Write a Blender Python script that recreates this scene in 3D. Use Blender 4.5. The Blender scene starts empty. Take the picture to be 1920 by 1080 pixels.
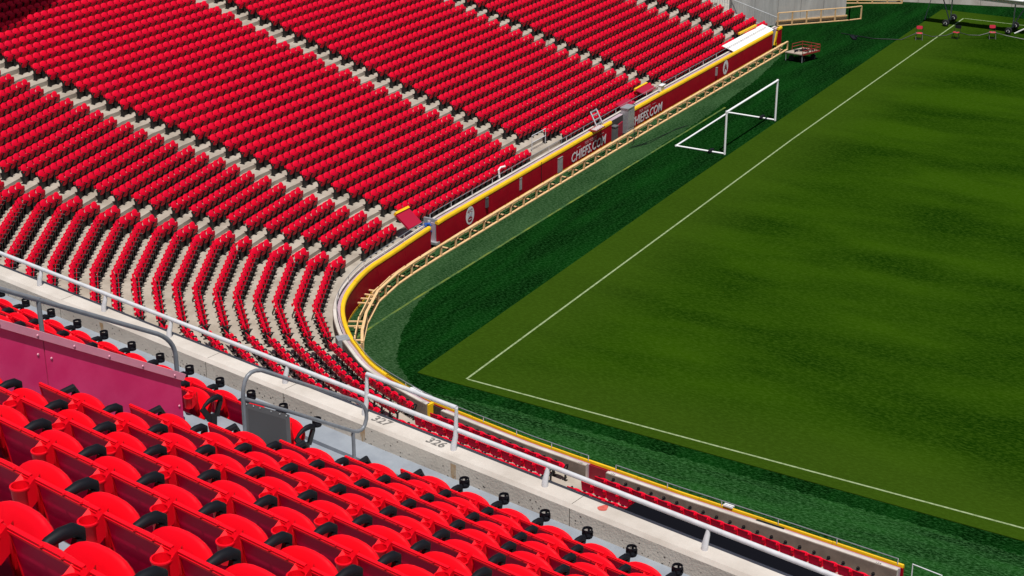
import bpy, math, random
from math import sin, cos, pi, radians, hypot, atan2, sqrt
from mathutils import Vector, Matrix
random.seed(7)
S = bpy.context.scene
COL = S.collection
# ---------------------------------------------------------------- camera
CAM = Vector((32.61, -51.6, 30.1)); PITCH = radians(23.124); YAW = radians(30.5635); FPX = 3138.0
cd = bpy.data.cameras.new('camera'); cam = bpy.data.objects.new('camera', cd); COL.objects.link(cam)
cam.location = CAM; cam.rotation_euler = (pi / 2 - PITCH, 0, YAW)
cd.sensor_width = 36; cd.lens = FPX / 1920 * 36; cd.clip_start = .2; cd.clip_end = 2000
S.camera = cam
# ---------------------------------------------------------------- light
SUN_EL = radians(70); SUN_AZ = radians(-50)
SDIR = Vector((cos(SUN_EL) * cos(SUN_AZ), cos(SUN_EL) * sin(SUN_AZ), sin(SUN_EL)))
w = bpy.data.worlds.new('World'); S.world = w; w.use_nodes = True
nt = w.node_tree; bg = nt.nodes['Background']
sky = nt.nodes.new('ShaderNodeTexSky'); sky.sky_type = 'NISHITA'; sky.sun_disc = False
sky.sun_elevation = SUN_EL; sky.sun_rotation = pi / 2 - SUN_AZ
nt.links.new(sky.outputs[0], bg.inputs[0]); bg.inputs[1].default_value = .05
sl = bpy.data.lights.new('sun', 'SUN'); sl.energy = 4.9; sl.angle = radians(.53); sl.color = (1, .96, .9)
so = bpy.data.objects.new('sun', sl); COL.objects.link(so)
so.rotation_euler = (-SDIR).to_track_quat('-Z', 'Y').to_euler(); so.location = (0, 0, 60)
S.view_settings.view_transform = 'Standard'; S.view_settings.look = 'None'
S.view_settings.exposure = 0; S.view_settings.gamma = 1; S.view_settings.use_curve_mapping = False

# ---------------------------------------------------------------- helpers
fw = Vector((-sin(YAW), cos(YAW), 0)); RT = Vector((cos(YAW), sin(YAW), 0)); ZZ = Vector((0, 0, 1))
FF = fw * cos(PITCH) - ZZ * sin(PITCH); UU = fw * sin(PITCH) + ZZ * cos(PITCH)
def pj(p):
    q = Vector(p) - CAM; d = q.dot(FF)
    if d < .3: return None
    return 960 + FPX * q.dot(RT) / d, 540 - FPX * q.dot(UU) / d
def inframe(p, m=130):
    r = pj(p); return r is not None and -m < r[0] < 1920 + m and -m < r[1] < 1080 + m

class MB:
    def __init__(s): s.v = []; s.f = []; s.m = []; s.mi = 0
    def add(s, vs, fs):
        o = len(s.v); s.v += [tuple(p) for p in vs]; s.f += [tuple(i + o for i in f) for f in fs]; s.m += [s.mi] * len(fs); return s
    def quad(s, a, b, c, d): return s.add([a, b, c, d], [(0, 1, 2, 3)])
    def box(s, c, d, M=None):
        hx, hy, hz = d[0] / 2, d[1] / 2, d[2] / 2
        vs = [Vector((x * hx, y * hy, z * hz)) for z in (-1, 1) for x, y in ((-1, -1), (1, -1), (1, 1), (-1, 1))]
        if M is not None: vs = [M @ p for p in vs]
        c = Vector(c)
        return s.add([p + c for p in vs], [(3, 2, 1, 0), (4, 5, 6, 7), (0, 1, 5, 4), (1, 2, 6, 5), (2, 3, 7, 6), (3, 0, 4, 7)])
    def bar(s, a, b, wd, ht, up=ZZ):
        a, b = Vector(a), Vector(b); d = (b - a); L = d.length; d = d / L
        x = d.cross(up)
        if x.length < 1e-4: x = d.cross(Vector((1, 0, 0)))
        x.normalize(); y = x.cross(d)
        M = Matrix((x, d, y)).transposed()
        return s.box((a + b) / 2, (wd, L, ht), M)
    def tube(s, pts, r, n=8, caps=True):
        pts = [Vector(p) for p in pts]; rings = []; px = None
        for i, p in enumerate(pts):
            d = (pts[min(i + 1, len(pts) - 1)] - pts[max(i - 1, 0)]).normalized()
            if px is None:
                px = d.cross(ZZ)
                if px.length < .01: px = d.cross(Vector((1, 0, 0)))
            px = (px - d * px.dot(d)).normalized(); py = d.cross(px)
            rr = r[i] if isinstance(r, (list, tuple)) else r
            rings.append([p + px * (cos(2 * pi * k / n) * rr) + py * (sin(2 * pi * k / n) * rr) for k in range(n)])
        vs = [p for R in rings for p in R]; fs = []
        for i in range(len(rings) - 1):
            for k in range(n):
                a = i * n + k; b = i * n + (k + 1) % n; fs.append((a, b, b + n, a + n))
        if caps: fs += [tuple(range(n - 1, -1, -1)), tuple(range((len(rings) - 1) * n, len(rings) * n))]
        return s.add(vs, fs)
    def lathe(s, prof, n=14, c=(0, 0, 0), M=None):
        c = Vector(c); vs = []; fs = []
        for r, z in prof:
            for k in range(n):
                p = Vector((r * cos(2 * pi * k / n), r * sin(2 * pi * k / n), z)); vs.append((M @ p if M else p) + c)
        for i in range(len(prof) - 1):
            for k in range(n):
                a = i * n + k; b = i * n + (k + 1) % n; fs.append((a, b, b + n, a + n))
        return s.add(vs, fs)
    def plate(s, w, h, e, n, prof, M, c):
        """super-ellipse cushion: prof = [(radius factor, offset along local z)], from front centre to back centre"""
        vs = []; fs = []; c = Vector(c)
        for j, (q, o) in enumerate(prof):
            for k in range(n):
                a = 2 * pi * k / n; cx = cos(a); sy = sin(a)
                x = math.copysign(abs(cx) ** (2 / e), cx) * w / 2 * q; y = math.copysign(abs(sy) ** (2 / e), sy) * h / 2 * q
                vs.append(M @ Vector((x, y, o)) + c)
        for i in range(len(prof) - 1):
            for k in range(n):
                a = i * n + k; b = i * n + (k + 1) % n; fs.append((a, a + n, b + n, b))
        m = (len(prof) - 1) * n
        fs += [tuple(range(n)), tuple(range(m + n - 1, m - 1, -1))]
        return s.add(vs, fs)
    def mesh(s, name, mats, smooth=False):
        me = bpy.data.meshes.new(name); me.from_pydata(s.v, [], s.f)
        for m in (mats if isinstance(mats, (list, tuple)) else [mats]): me.materials.append(m)
        if isinstance(mats, (list, tuple)) and len(mats) > 1: me.polygons.foreach_set('material_index', s.m)
        if smooth: me.polygons.foreach_set('use_smooth', [True] * len(me.polygons))
        me.update(); return me
def tag(o, label=None, cat=None, group=None, kind=None):
    if label: o['label'] = label
    if cat: o['category'] = cat
    if group: o['group'] = group
    if kind: o['kind'] = kind
    return o
def obm(name, me, parent=None):
    o = bpy.data.objects.new(name, me); COL.objects.link(o); o.parent = parent; return o
def ob(name, mb, mat, parent=None, smooth=False): return obm(name, mb.mesh(name, mat, smooth), parent)
def empty(name, loc=(0, 0, 0), rz=0):
    o = bpy.data.objects.new(name, None); COL.objects.link(o); o.location = loc; o.rotation_euler = (0, 0, rz); o.empty_display_size = .2; return o
def smooth_by_angle(me, ang=40):
    me.polygons.foreach_set('use_smooth', [True] * len(me.polygons))
    try: me.set_sharp_from_angle(angle=radians(ang))
    except Exception: pass
    return me

# ---------------------------------------------------------------- materials
def mat(name, col, rough=.6, var=0., vscale=3., bump=0., bscale=60., col2=None, metal=0., spec=.4, stretch=None, mixr=(.35, .65), world=False, coat=0):
    m = bpy.data.materials.new(name); m.use_nodes = True; t = m.node_tree; b = t.nodes['Principled BSDF']
    b.inputs['Roughness'].default_value = rough; b.inputs['Metallic'].default_value = metal
    b.inputs['Specular IOR Level'].default_value = spec
    if coat: b.inputs['Coat Weight'].default_value = coat; b.inputs['Coat Roughness'].default_value = .15
    b.inputs['Base Color'].default_value = (*col, 1)
    co = None
    def coords():
        nonlocal co
        if co is None:
            if world: g = t.nodes.new('ShaderNodeNewGeometry'); src = g.outputs['Position']
            else: g = t.nodes.new('ShaderNodeTexCoord'); src = g.outputs['Object']
            mp = t.nodes.new('ShaderNodeMapping'); t.links.new(src, mp.inputs[0])
            if stretch: mp.inputs['Scale'].default_value = stretch
            co = mp.outputs[0]
        return co
    if col2 or var:
        nz = t.nodes.new('ShaderNodeTexNoise'); nz.inputs['Scale'].default_value = vscale; nz.inputs['Detail'].default_value = 6
        nz.inputs['Roughness'].default_value = .62; t.links.new(coords(), nz.inputs['Vector'])
        r = t.nodes.new('ShaderNodeValToRGB'); r.color_ramp.elements[0].position = mixr[0]; r.color_ramp.elements[1].position = mixr[1]
        c2 = col2 if col2 else tuple(min(1, c * (1 + var)) for c in col)
        c1 = col if col2 else tuple(c * (1 - var) for c in col)
        r.color_ramp.elements[0].color = (*c1, 1); r.color_ramp.elements[1].color = (*c2, 1)
        t.links.new(nz.outputs['Fac'], r.inputs[0]); t.links.new(r.outputs[0], b.inputs['Base Color'])
    if bump:
        nb = t.nodes.new('ShaderNodeTexNoise'); nb.inputs['Scale'].default_value = bscale; nb.inputs['Detail'].default_value = 4
        t.links.new(coords(), nb.inputs['Vector'])
        bm = t.nodes.new('ShaderNodeBump'); bm.inputs['Strength'].default_value = bump; bm.inputs['Distance'].default_value = .02
        t.links.new(nb.outputs['Fac'], bm.inputs['Height']); t.links.new(bm.outputs[0], b.inputs['Normal'])
    return m
def plastic_red(name, c1, c2, rough, sp=.2):
    c2 = tuple(a + (b - a) * 1.6 for a, b in zip(c1, c2))
    m = mat(name, c1, rough, spec=sp); t = m.node_tree; b = t.nodes['Principled BSDF']
    oi = t.nodes.new('ShaderNodeObjectInfo'); mx = t.nodes.new('ShaderNodeMix'); mx.data_type = 'RGBA'
    g = t.nodes.new('ShaderNodeNewGeometry'); nz = t.nodes.new('ShaderNodeTexNoise'); nz.inputs['Scale'].default_value = 2.2; nz.inputs['Detail'].default_value = 3
    t.links.new(g.outputs['Position'], nz.inputs['Vector'])
    mx.inputs['A'].default_value = (*c1, 1); mx.inputs['B'].default_value = (*c2, 1)
    t.links.new(nz.outputs['Fac'], mx.inputs['Factor']); t.links.new(mx.outputs['Result'], b.inputs['Base Color'])
    return m
RED = plastic_red('seat_red', (.86, .0008, .006), (.78, .0010, .012), .55)
REDP = plastic_red('seat_red_panel', (.66, .001, .040), (.58, .001, .05), .45, .08)  # deeper, bluer red: shade and sky sheen put into the panel colour
REDB = plastic_red('bowl_seat_red', (.80, .0008, .016), (.70, .0010, .030), .55, .16)
BLK = mat('black_cast_iron', (.006, .006, .008), .42, bump=.1, bscale=200)
BLKM = mat('black_rubber', (.005, .0055, .009), .6, spec=.22)
CONC = mat('concrete_tread', (.29, .25, .205), .9, col2=(.41, .365, .31), vscale=.9, bump=.12, bscale=30, world=True)
CONW = mat('concrete_wall', (.30, .275, .24), .9, col2=(.40, .37, .325), vscale=1.6, bump=.25, bscale=40, world=True)
CONB = mat('concrete_brown', (.155, .118, .096), .9, col2=(.215, .168, .138), vscale=2.0, bump=.2, bscale=40, world=True)
COPE = mat('painted_coping', (.43, .385, .34), .8, col2=(.60, .555, .51), vscale=1.1, bump=.08, bscale=50, world=True)
GREYF = mat('grey_deck_coating', (.21, .235, .275), .7, col2=(.27, .30, .34), vscale=3, bump=.1, bscale=80, world=True)
WHITEP = mat('white_paint', (.78, .78, .78), .5, var=.05, vscale=5)
WHITEG = mat('white_tarp', (.80, .79, .78), .7, var=.06, vscale=2, bump=.2, bscale=5)
PIPE = mat('galvanized_pipe_paint', (.60, .61, .64), .42, var=.08, vscale=9, metal=.1, bump=.06, bscale=60)
PIPED = mat('grey_pipe_paint', (.20, .215, .24), .4, var=.12, vscale=8, metal=.1)
GALV = mat('galvanized_steel', (.42, .44, .46), .45, var=.12, vscale=8, metal=.5)
GREYBOX = mat('grey_panel', (.12, .12, .125), .55, var=.06, vscale=5)
NAVY = mat('navy_rail_shadow', (.012, .012, .022), .45, var=.2, vscale=4)
MAGENTA = mat('faded_maroon_panel', (.66, .020, .14), .38, col2=(.75, .055, .20), vscale=2.2, mixr=(.4, .75), coat=.2)
PINK = mat('faded_pink_trim', (.68, .28, .38), .35, var=.06, vscale=5)
MAROON = mat('maroon_vinyl_pad', (.36, .003, .016), .5, spec=.08, col2=(.29, .003, .014), vscale=1.0, world=True, bump=.06, bscale=7)
YEL = mat('yellow_vinyl_pad', (.82, .52, .01), .45, col2=(.74, .44, .01), vscale=1.5, world=True, bump=.08, bscale=8)
YEL2 = mat('yellow_base_board', (.72, .38, .02), .6, var=.1, vscale=3, world=True)
LILAC = mat('faded_lilac_ledge', (.36, .25, .30), .7, col2=(.46, .36, .40), vscale=2, world=True)
WOOD = mat('new_lumber', (.62, .38, .17), .75, col2=(.74, .50, .27), vscale=2.2, stretch=(6, 1, 6), bump=.1, bscale=20, world=True)
LETTER = mat('white_lettering', (.66, .66, .68), .6, var=.06, vscale=6)
LETRED = mat('faint_lettering', (.45, .22, .24), .6)
INK = mat('stencil_ink', (.13, .12, .115), .9, col2=(.30, .28, .26), vscale=30, mixr=(.5, .7))
BLUE = mat('blue_plastic', (.02, .11, .45), .45, var=.3, vscale=14)
PVCW = mat('white_line_paint', (.27, .34, .18), .9, col2=(.10, .16, .04), vscale=7, mixr=(.42, .75), world=True)
GOALW = mat('goal_white_aluminium', (.82, .83, .84), .35, var=.02)
RUBBER = mat('tyre_rubber', (.012, .012, .013), .8)
RUST = mat('red_painted_steel', (.25, .025, .02), .5, var=.2, vscale=10)
PLY = mat('weathered_plywood', (.40, .33, .27), .85, col2=(.30, .25, .2), vscale=4)
ORANGE = mat('orange_plastic', (.8, .12, .02), .5)
RUSTST = mat('rust_stain', (.36, .20, .08), .9, col2=(.42, .33, .23), vscale=9, world=True)

def grass_mat(name, a, b, c, st, big, fine, bumpv, rough=.85, edge=None, ln=(.40, .64), fr_=(.48, .72)):
    m = bpy.data.materials.new(name); m.use_nodes = True; t = m.node_tree; bs = t.nodes['Principled BSDF']
    g = t.nodes.new('ShaderNodeNewGeometry')
    mp = t.nodes.new('ShaderNodeMapping'); t.links.new(g.outputs['Position'], mp.inputs[0]); mp.inputs['Scale'].default_value = st; mp.inputs['Rotation'].default_value = (0, 0, radians(12))
    n1 = t.nodes.new('ShaderNodeTexNoise'); n1.inputs['Scale'].default_value = big; n1.inputs['Detail'].default_value = 5; n1.inputs['Roughness'].default_value = .55
    t.links.new(mp.outputs[0], n1.inputs['Vector'])
    n2 = t.nodes.new('ShaderNodeTexNoise'); n2.inputs['Scale'].default_value = fine; n2.inputs['Detail'].default_value = 5; n2.inputs['Roughness'].default_value = .72
    mp2 = t.nodes.new('ShaderNodeMapping'); t.links.new(g.outputs['Position'], mp2.inputs[0]); mp2.inputs['Scale'].default_value = (1, 2.2, 1); t.links.new(mp2.outputs[0], n2.inputs['Vector'])
    r1 = t.nodes.new('ShaderNodeValToRGB'); r1.color_ramp.elements[0].position = ln[0]; r1.color_ramp.elements[1].position = ln[1]
    r1.color_ramp.elements[0].color = (*a, 1); r1.color_ramp.elements[1].color = (*b, 1); t.links.new(n1.outputs['Fac'], r1.inputs[0])
    r2 = t.nodes.new('ShaderNodeValToRGB'); r2.color_ramp.elements[0].position = fr_[0]; r2.color_ramp.elements[1].position = fr_[1]
    r2.color_ramp.elements[0].color = (0, 0, 0, 1); r2.color_ramp.elements[1].color = (1, 1, 1, 1); t.links.new(n2.outputs['Fac'], r2.inputs[0])
    mx = t.nodes.new('ShaderNodeMix'); mx.data_type = 'RGBA'; mx.inputs['B'].default_value = (*c, 1)
    t.links.new(r2.outputs[0], mx.inputs['Factor']); t.links.new(r1.outputs[0], mx.inputs['A'])
    t.links.new(mx.outputs['Result'], bs.inputs['Base Color'])
    if edge:
        sx = t.nodes.new('ShaderNodeSeparateXYZ'); t.links.new(g.outputs['Position'], sx.inputs[0]); outs = []
        for ax, a0, a1 in (('X', -1.0, 4.5), ('Y', .5, 5.0)):
            mr = t.nodes.new('ShaderNodeMapRange'); mr.interpolation_type = 'SMOOTHSTEP'; mr.inputs['From Min'].default_value = a0; mr.inputs['From Max'].default_value = a1; mr.inputs['To Min'].default_value = 1; mr.inputs['To Max'].default_value = 0
            t.links.new(sx.outputs[ax], mr.inputs['Value']); outs.append(mr.outputs[0])
        mxm = t.nodes.new('ShaderNodeMath'); mxm.operation = 'MAXIMUM'; t.links.new(outs[0], mxm.inputs[0]); t.links.new(outs[1], mxm.inputs[1])
        ml = t.nodes.new('ShaderNodeMath'); ml.operation = 'MULTIPLY'; ml.inputs[1].default_value = .75; t.links.new(mxm.outputs[0], ml.inputs[0])
        mx3 = t.nodes.new('ShaderNodeMix'); mx3.data_type = 'RGBA'; mx3.inputs['B'].default_value = (*edge, 1); t.links.new(ml.outputs[0], mx3.inputs['Factor']); t.links.new(r1.outputs[0], mx3.inputs['A']); t.links.new(mx3.outputs['Result'], mx.inputs['A'])
    bs.inputs['Roughness'].default_value = rough; bs.inputs['Specular IOR Level'].default_value = .0
    bm = t.nodes.new('ShaderNodeBump'); bm.inputs['Strength'].default_value = bumpv; bm.inputs['Distance'].default_value = .04
    t.links.new(n2.outputs['Fac'], bm.inputs['Height']); t.links.new(bm.outputs[0], bs.inputs['Normal'])
    return m
PITCHG = grass_mat('pitch_grass', (.0048, .023, .0005), (.021, .056, .0014), (.036, .078, .006), (.06, .17, 1), 1.2, 4.4, .6, fr_=(.44, .80), ln=(.38, .62), edge=(.028, .057, .004))
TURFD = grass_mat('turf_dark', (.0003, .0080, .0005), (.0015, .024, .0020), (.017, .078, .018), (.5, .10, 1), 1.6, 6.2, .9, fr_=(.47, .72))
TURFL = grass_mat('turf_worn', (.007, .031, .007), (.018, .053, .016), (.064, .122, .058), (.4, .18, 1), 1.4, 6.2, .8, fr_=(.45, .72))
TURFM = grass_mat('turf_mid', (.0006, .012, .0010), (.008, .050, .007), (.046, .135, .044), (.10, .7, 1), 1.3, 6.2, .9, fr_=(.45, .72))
TURFY = grass_mat('turf_yellow_line', (.040, .095, .035), (.16, .19, .03), (.09, .15, .05), (.8, .5, 1), 2.2, 7, .4)

# ---------------------------------------------------------------- path tools
def norms(P):
    out = []
    for i in range(len(P)):
        ds = []
        for a, b in ((i - 1, i), (i, i + 1)):
            if a >= 0 and b < len(P):
                d = Vector((P[b][0] - P[a][0], P[b][1] - P[a][1])).normalized(); ds.append(Vector((d.y, -d.x)))
        n = sum(ds, Vector((0, 0))).normalized(); k = n.dot(ds[0]); out.append(n / max(k, .3))
    return out
def arclen(P):
    L = [0]
    for a, b in zip(P, P[1:]): L.append(L[-1] + hypot(b[0] - a[0], b[1] - a[1]))
    return L
def sub(P, a, b):
    L = arclen(P); a = max(0, a); b = min(L[-1], b)
    def at(s):
        for i in range(len(P) - 1):
            if s <= L[i + 1] + 1e-9:
                f = (s - L[i]) / max(1e-9, L[i + 1] - L[i]); return (P[i][0] + (P[i + 1][0] - P[i][0]) * f, P[i][1] + (P[i + 1][1] - P[i][1]) * f)
        return P[-1]
    return [at(a)] + [P[i] for i in range(len(P)) if a + 1e-4 < L[i] < b - 1e-4] + [at(b)]
def offset(P, o):
    N = norms(P); return [(p[0] + n.x * o, p[1] + n.y * o) for p, n in zip(P, N)]
def sweep(mb, P, sec, N=None, caps=True):
    N = N or norms(P); m = len(sec); vs = []; fs = []
    for p, n in zip(P, N):
        for o, z in sec: vs.append((p[0] + n.x * o, p[1] + n.y * o, z))
    for i in range(len(P) - 1):
        for k in range(m if m > 2 else 1):
            a = i * m + k; b = i * m + (k + 1) % m; fs.append((a, b, b + m, a + m))
    if caps: fs += [tuple(range(m - 1, -1, -1)), tuple(range((len(P) - 1) * m, len(P) * m))]
    return mb.add(vs, fs)
def catmull(P, n=6):
    out = []
    for i in range(len(P) - 1):
        p0, p1, p2, p3 = P[max(0, i - 1)], P[i], P[i + 1], P[min(len(P) - 1, i + 2)]
        for k in range(n):
            t = k / n; out.append(tuple(.5 * (2 * p1[j] + (p2[j] - p0[j]) * t + (2 * p0[j] - 5 * p1[j] + 4 * p2[j] - p3[j]) * t * t + (3 * p1[j] - p0[j] - 3 * p2[j] + p3[j]) * t ** 3) for j in (0, 1)))
    return out + [P[-1]]
def flat(name, pts, z, m, parent=None):
    mb = MB(); mb.add([(x, y, z) for x, y in pts], [tuple(range(len(pts)))]); return ob(name, mb, m, parent)

# ---------------------------------------------------------------- ground, pitch
g = flat('ground', [(-400, -400), (400, -400), (400, 500), (-400, 500)], -.02, CONW); tag(g, kind='structure')
WALL = [(-8.98, 55.6), (-9.12, 34), (-8.98, 18), (-8.9, 12.3), (-8.72, 9.6), (-8.55, 7.35)] + [(-8.33, 5.0), (-7.62, 2.57), (-6.64, .82), (-5.17, -.85), (-3.89, -1.9), (-2.57, -2.85), (-1.25, -3.46), (.85, -4.2), (2.24, -4.51), (6.06, -5.13), (8.38, -5.38), (12.3, -5.76), (16.29, -6.03), (20.3, -6.36)]
WALL = WALL[:5] + catmull(WALL[5:15], 4) + WALL[15:]
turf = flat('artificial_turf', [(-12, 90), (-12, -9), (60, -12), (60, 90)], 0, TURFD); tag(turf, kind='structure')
# worn lighter apron between the wall and the yellow line, running round the corner
inner = [(-7.9, 53), (-7.0, 46), (-6.5, 36), (-6.35, 20), (-6.3, 7), (-5.85, 5.0), (-5.2, 3.4), (-4.55, 1.9), (-3.75, .5), (-2.9, -.5), (-2.1, -1.2), (-1.3, -1.75)]
def rough_edge(P, step=.13, amp=.07, seed=1):
    q = random.Random(seed); L = arclen(P)[-1]; n_ = int(L / step); out = []
    for i in range(n_ + 1):
        a_ = sub(P, L * i / n_, L)[0] if i < n_ else P[-1]; out.append((a_[0] + q.uniform(-amp, amp), a_[1] + q.uniform(-amp, amp)))
    return out
inner = rough_edge(inner[:4] + catmull(inner[4:], 4))
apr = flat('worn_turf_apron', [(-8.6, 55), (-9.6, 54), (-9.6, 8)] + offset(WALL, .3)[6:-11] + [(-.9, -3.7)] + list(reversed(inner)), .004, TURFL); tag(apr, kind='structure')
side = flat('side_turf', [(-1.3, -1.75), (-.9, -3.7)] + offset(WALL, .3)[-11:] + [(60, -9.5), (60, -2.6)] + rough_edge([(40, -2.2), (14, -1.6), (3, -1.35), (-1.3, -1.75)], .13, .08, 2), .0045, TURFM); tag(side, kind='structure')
mb = MB(); sweep(mb, [(-6.3, 40), (-6.37, 20), (-6.36, 6), (-6.3, 2.6), (-6.2, .9)], [(-.06, .009), (.06, .009)], caps=False)
yl = ob('faded_yellow_line', mb, TURFY); tag(yl, kind='structure')
# natural pitch: a raised slab of sod
px0 = [(-2.06, -.5), (-2.4, 26), (-2.5, 71.2), (60, 73.5), (60, -1.5)]
mb = MB(); n = len(px0); mb.add([(x, y, .03) for x, y in px0] + [(x, y, -.01) for x, y in px0], [tuple(range(n - 1, -1, -1))] + [(i, (i + 1) % n, (i + 1) % n + n, i + n) for i in range(n)])
p = ob('grass_pitch', mb, PITCHG); tag(p, kind='structure')
LZ = .036
mb = MB(); A = (0, 0); B = (-.38, 36); Cc = (-.28, 69.3)
sweep(mb, [Cc, B, A], [(-.045, LZ), (.045, LZ)], caps=False); sweep(mb, [(.06, 0), (22.5, -.1), (60, -.5)], [(-.045, LZ), (.045, LZ)], caps=False); sweep(mb, [(-.2, 69.35), (60, 71.3)], [(-.045, LZ), (.045, LZ)], caps=False)
o = ob('pitch_line_marking', mb, PVCW); tag(o, kind='structure')

# ---------------------------------------------------------------- lower bowl
NR = 34
def ZK(k): return 1.33 + .186 * k + .001 * k * k - .66          # tread level of row k
def rowpath(k):
    return [(-10.36 - .836 * k, 56.2), (-10.42 - .84 * k, 11.0 - .145 * k), (-9.93 - .722 * k, 4.3 - .443 * k), (-7.72 - .652 * k, .2 - .50 * k), (-5.3 - .60 * k, -2.1 - .57 * k),
            (-2.2 - .34 * k, -3.95 - .77 * k), (1.25 - .19 * k, -5.32 - .82 * k), (8.7 - .10 * k, -6.42 - .83 * k), (30 - .08 * k, -8.9 - .84 * k)]
mb = MB()
def fr(k, o=.42):                               # front edge line of tread k (towards the field) = between rows
    a = rowpath(k); b = rowpath(k - 1)
    return [((p[0] * (1 - o) + q[0] * o), (p[1] * (1 - o) + q[1] * o)) for p, q in zip(a, b)]
for k in range(NR):
    P0 = fr(k, .78); P1 = fr(k + 1, .78); z = ZK(k); z1 = ZK(k + 1)
    if k == 0: P0 = fr(0, 1.15)
    for i in range(len(P0) - 1):
        mb.quad((*P0[i], z), (*P1[i], z), (*P1[i + 1], z), (*P0[i + 1], z))
        mb.quad((*P1[i], z), (*P1[i], z1), (*P1[i + 1], z1), (*P1[i + 1], z))
terr = ob('stand_terrace', mb, CONC); tag(terr, kind='structure')
# end wall of the terrace
mb = MB()
for k in range(NR):
    P0 = fr(k, .78)[0]; P1 = fr(k + 1, .78)[0]; mb.quad((P0[0], 56.2, 0), (P1[0], 56.2, 0), (P1[0], 56.2, ZK(k)), (P0[0], 56.2, ZK(k)))
ob('end_wall', mb, CONW, terr)
# half steps in the aisles
def seg_point(k, i, f):
    P = rowpath(k); return (P[i][0] + (P[i + 1][0] - P[i][0]) * f, P[i][1] + (P[i + 1][1] - P[i][1]) * f)
stepme = MB().box((0, 0, 0), (.95, .36, .1)).mesh('step', CONC)
def step(x, y, z, rz):
    if not inframe((x, y, z), 60): return
    o = obm('step', stepme, terr); o.location = (x, y, z); o.rotation_euler = (0, 0, rz)
for k in range(1, NR - 1):
    for Y in (23.78, 38.55, 51.35): step(-10.36 - .836 * k + .13, Y, ZK(k) - .045, -pi / 2) if Y > 0 else None

def lengths(P): return arclen(P)
def gaps(k):
    """aisle gaps as (segment index, distance along segment from its start, half width)"""
    P = rowpath(k); L = arclen(P); G = []
    y0 = P[0][1]
    def f0(a, b): G.append((y0 - b, y0 - a))
    f0(51.95 - 1.15, 51.95); f0(38.05, 39.0)
    f0(23.2, 26.6 if k == 0 else (25.95 if k == 1 else 24.35))
    G.append((L[1] - .72, L[1] + .72))
    c = L[2] - 1.9 - .025 * k; G.append((c - .53, c + .53))
    G.append((L[4] - .12, L[4] + .12))
    G.append((L[6] - .45, L[6] + .45)); G.append((L[7] - .52, L[7] + .52))
    return sorted(G), L
U = Vector((.9898, -.1426, 0)); N = Vector((-.1426, -.9898, 0))
def visible_past_deck(p):
    # upper deck edge at s = 33.55, z = 20.95 hides what lies below the line of sight
    p = Vector(p); s0 = CAM.dot(N); s1 = p.dot(N)
    f = (s0 - 34.02) / (s0 - s1); z = CAM.z + (p.z - CAM.z) * f
    return z > 20.8
PITCHW = .515
bowl = []          # (x, y, z, rz, row, block, index in block)
for k in range(NR):
    P = rowpath(k); G, L = gaps(k); ends = [0] + [e for g_ in G for e in g_] + [L[-1]]
    for bl in range(0, len(ends), 2):
        a, b = ends[bl], ends[bl + 1]
        if bl == 0: a += .35
        nseat = int((b - a) / PITCHW + .02)
        off = (b - a - nseat * PITCHW) / 2 if bl else 0
        if bl // 2 in (3,): off = (b - a - nseat * PITCHW)
        for j in range(nseat):
            s = a + off + (j + .5) * PITCHW
            for i in range(len(P) - 1):
                if s <= L[i + 1]: break
            f = (s - L[i]) / (L[i + 1] - L[i]); x = P[i][0] + (P[i + 1][0] - P[i][0]) * f; y = P[i][1] + (P[i + 1][1] - P[i][1]) * f
            rz = atan2(P[i + 1][1] - P[i][1], P[i + 1][0] - P[i][0])
            # origin sits under the hinge: .13 m in front of the back disc
            x += -sin(rz) * .13; y += cos(rz) * .13
            if inframe((x, y, ZK(k) + .5), 60) and visible_past_deck((x, y, ZK(k) + .9)):
                bowl.append((x, y, ZK(k), rz + random.uniform(-.035, .035), k, bl // 2, j))

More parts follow.
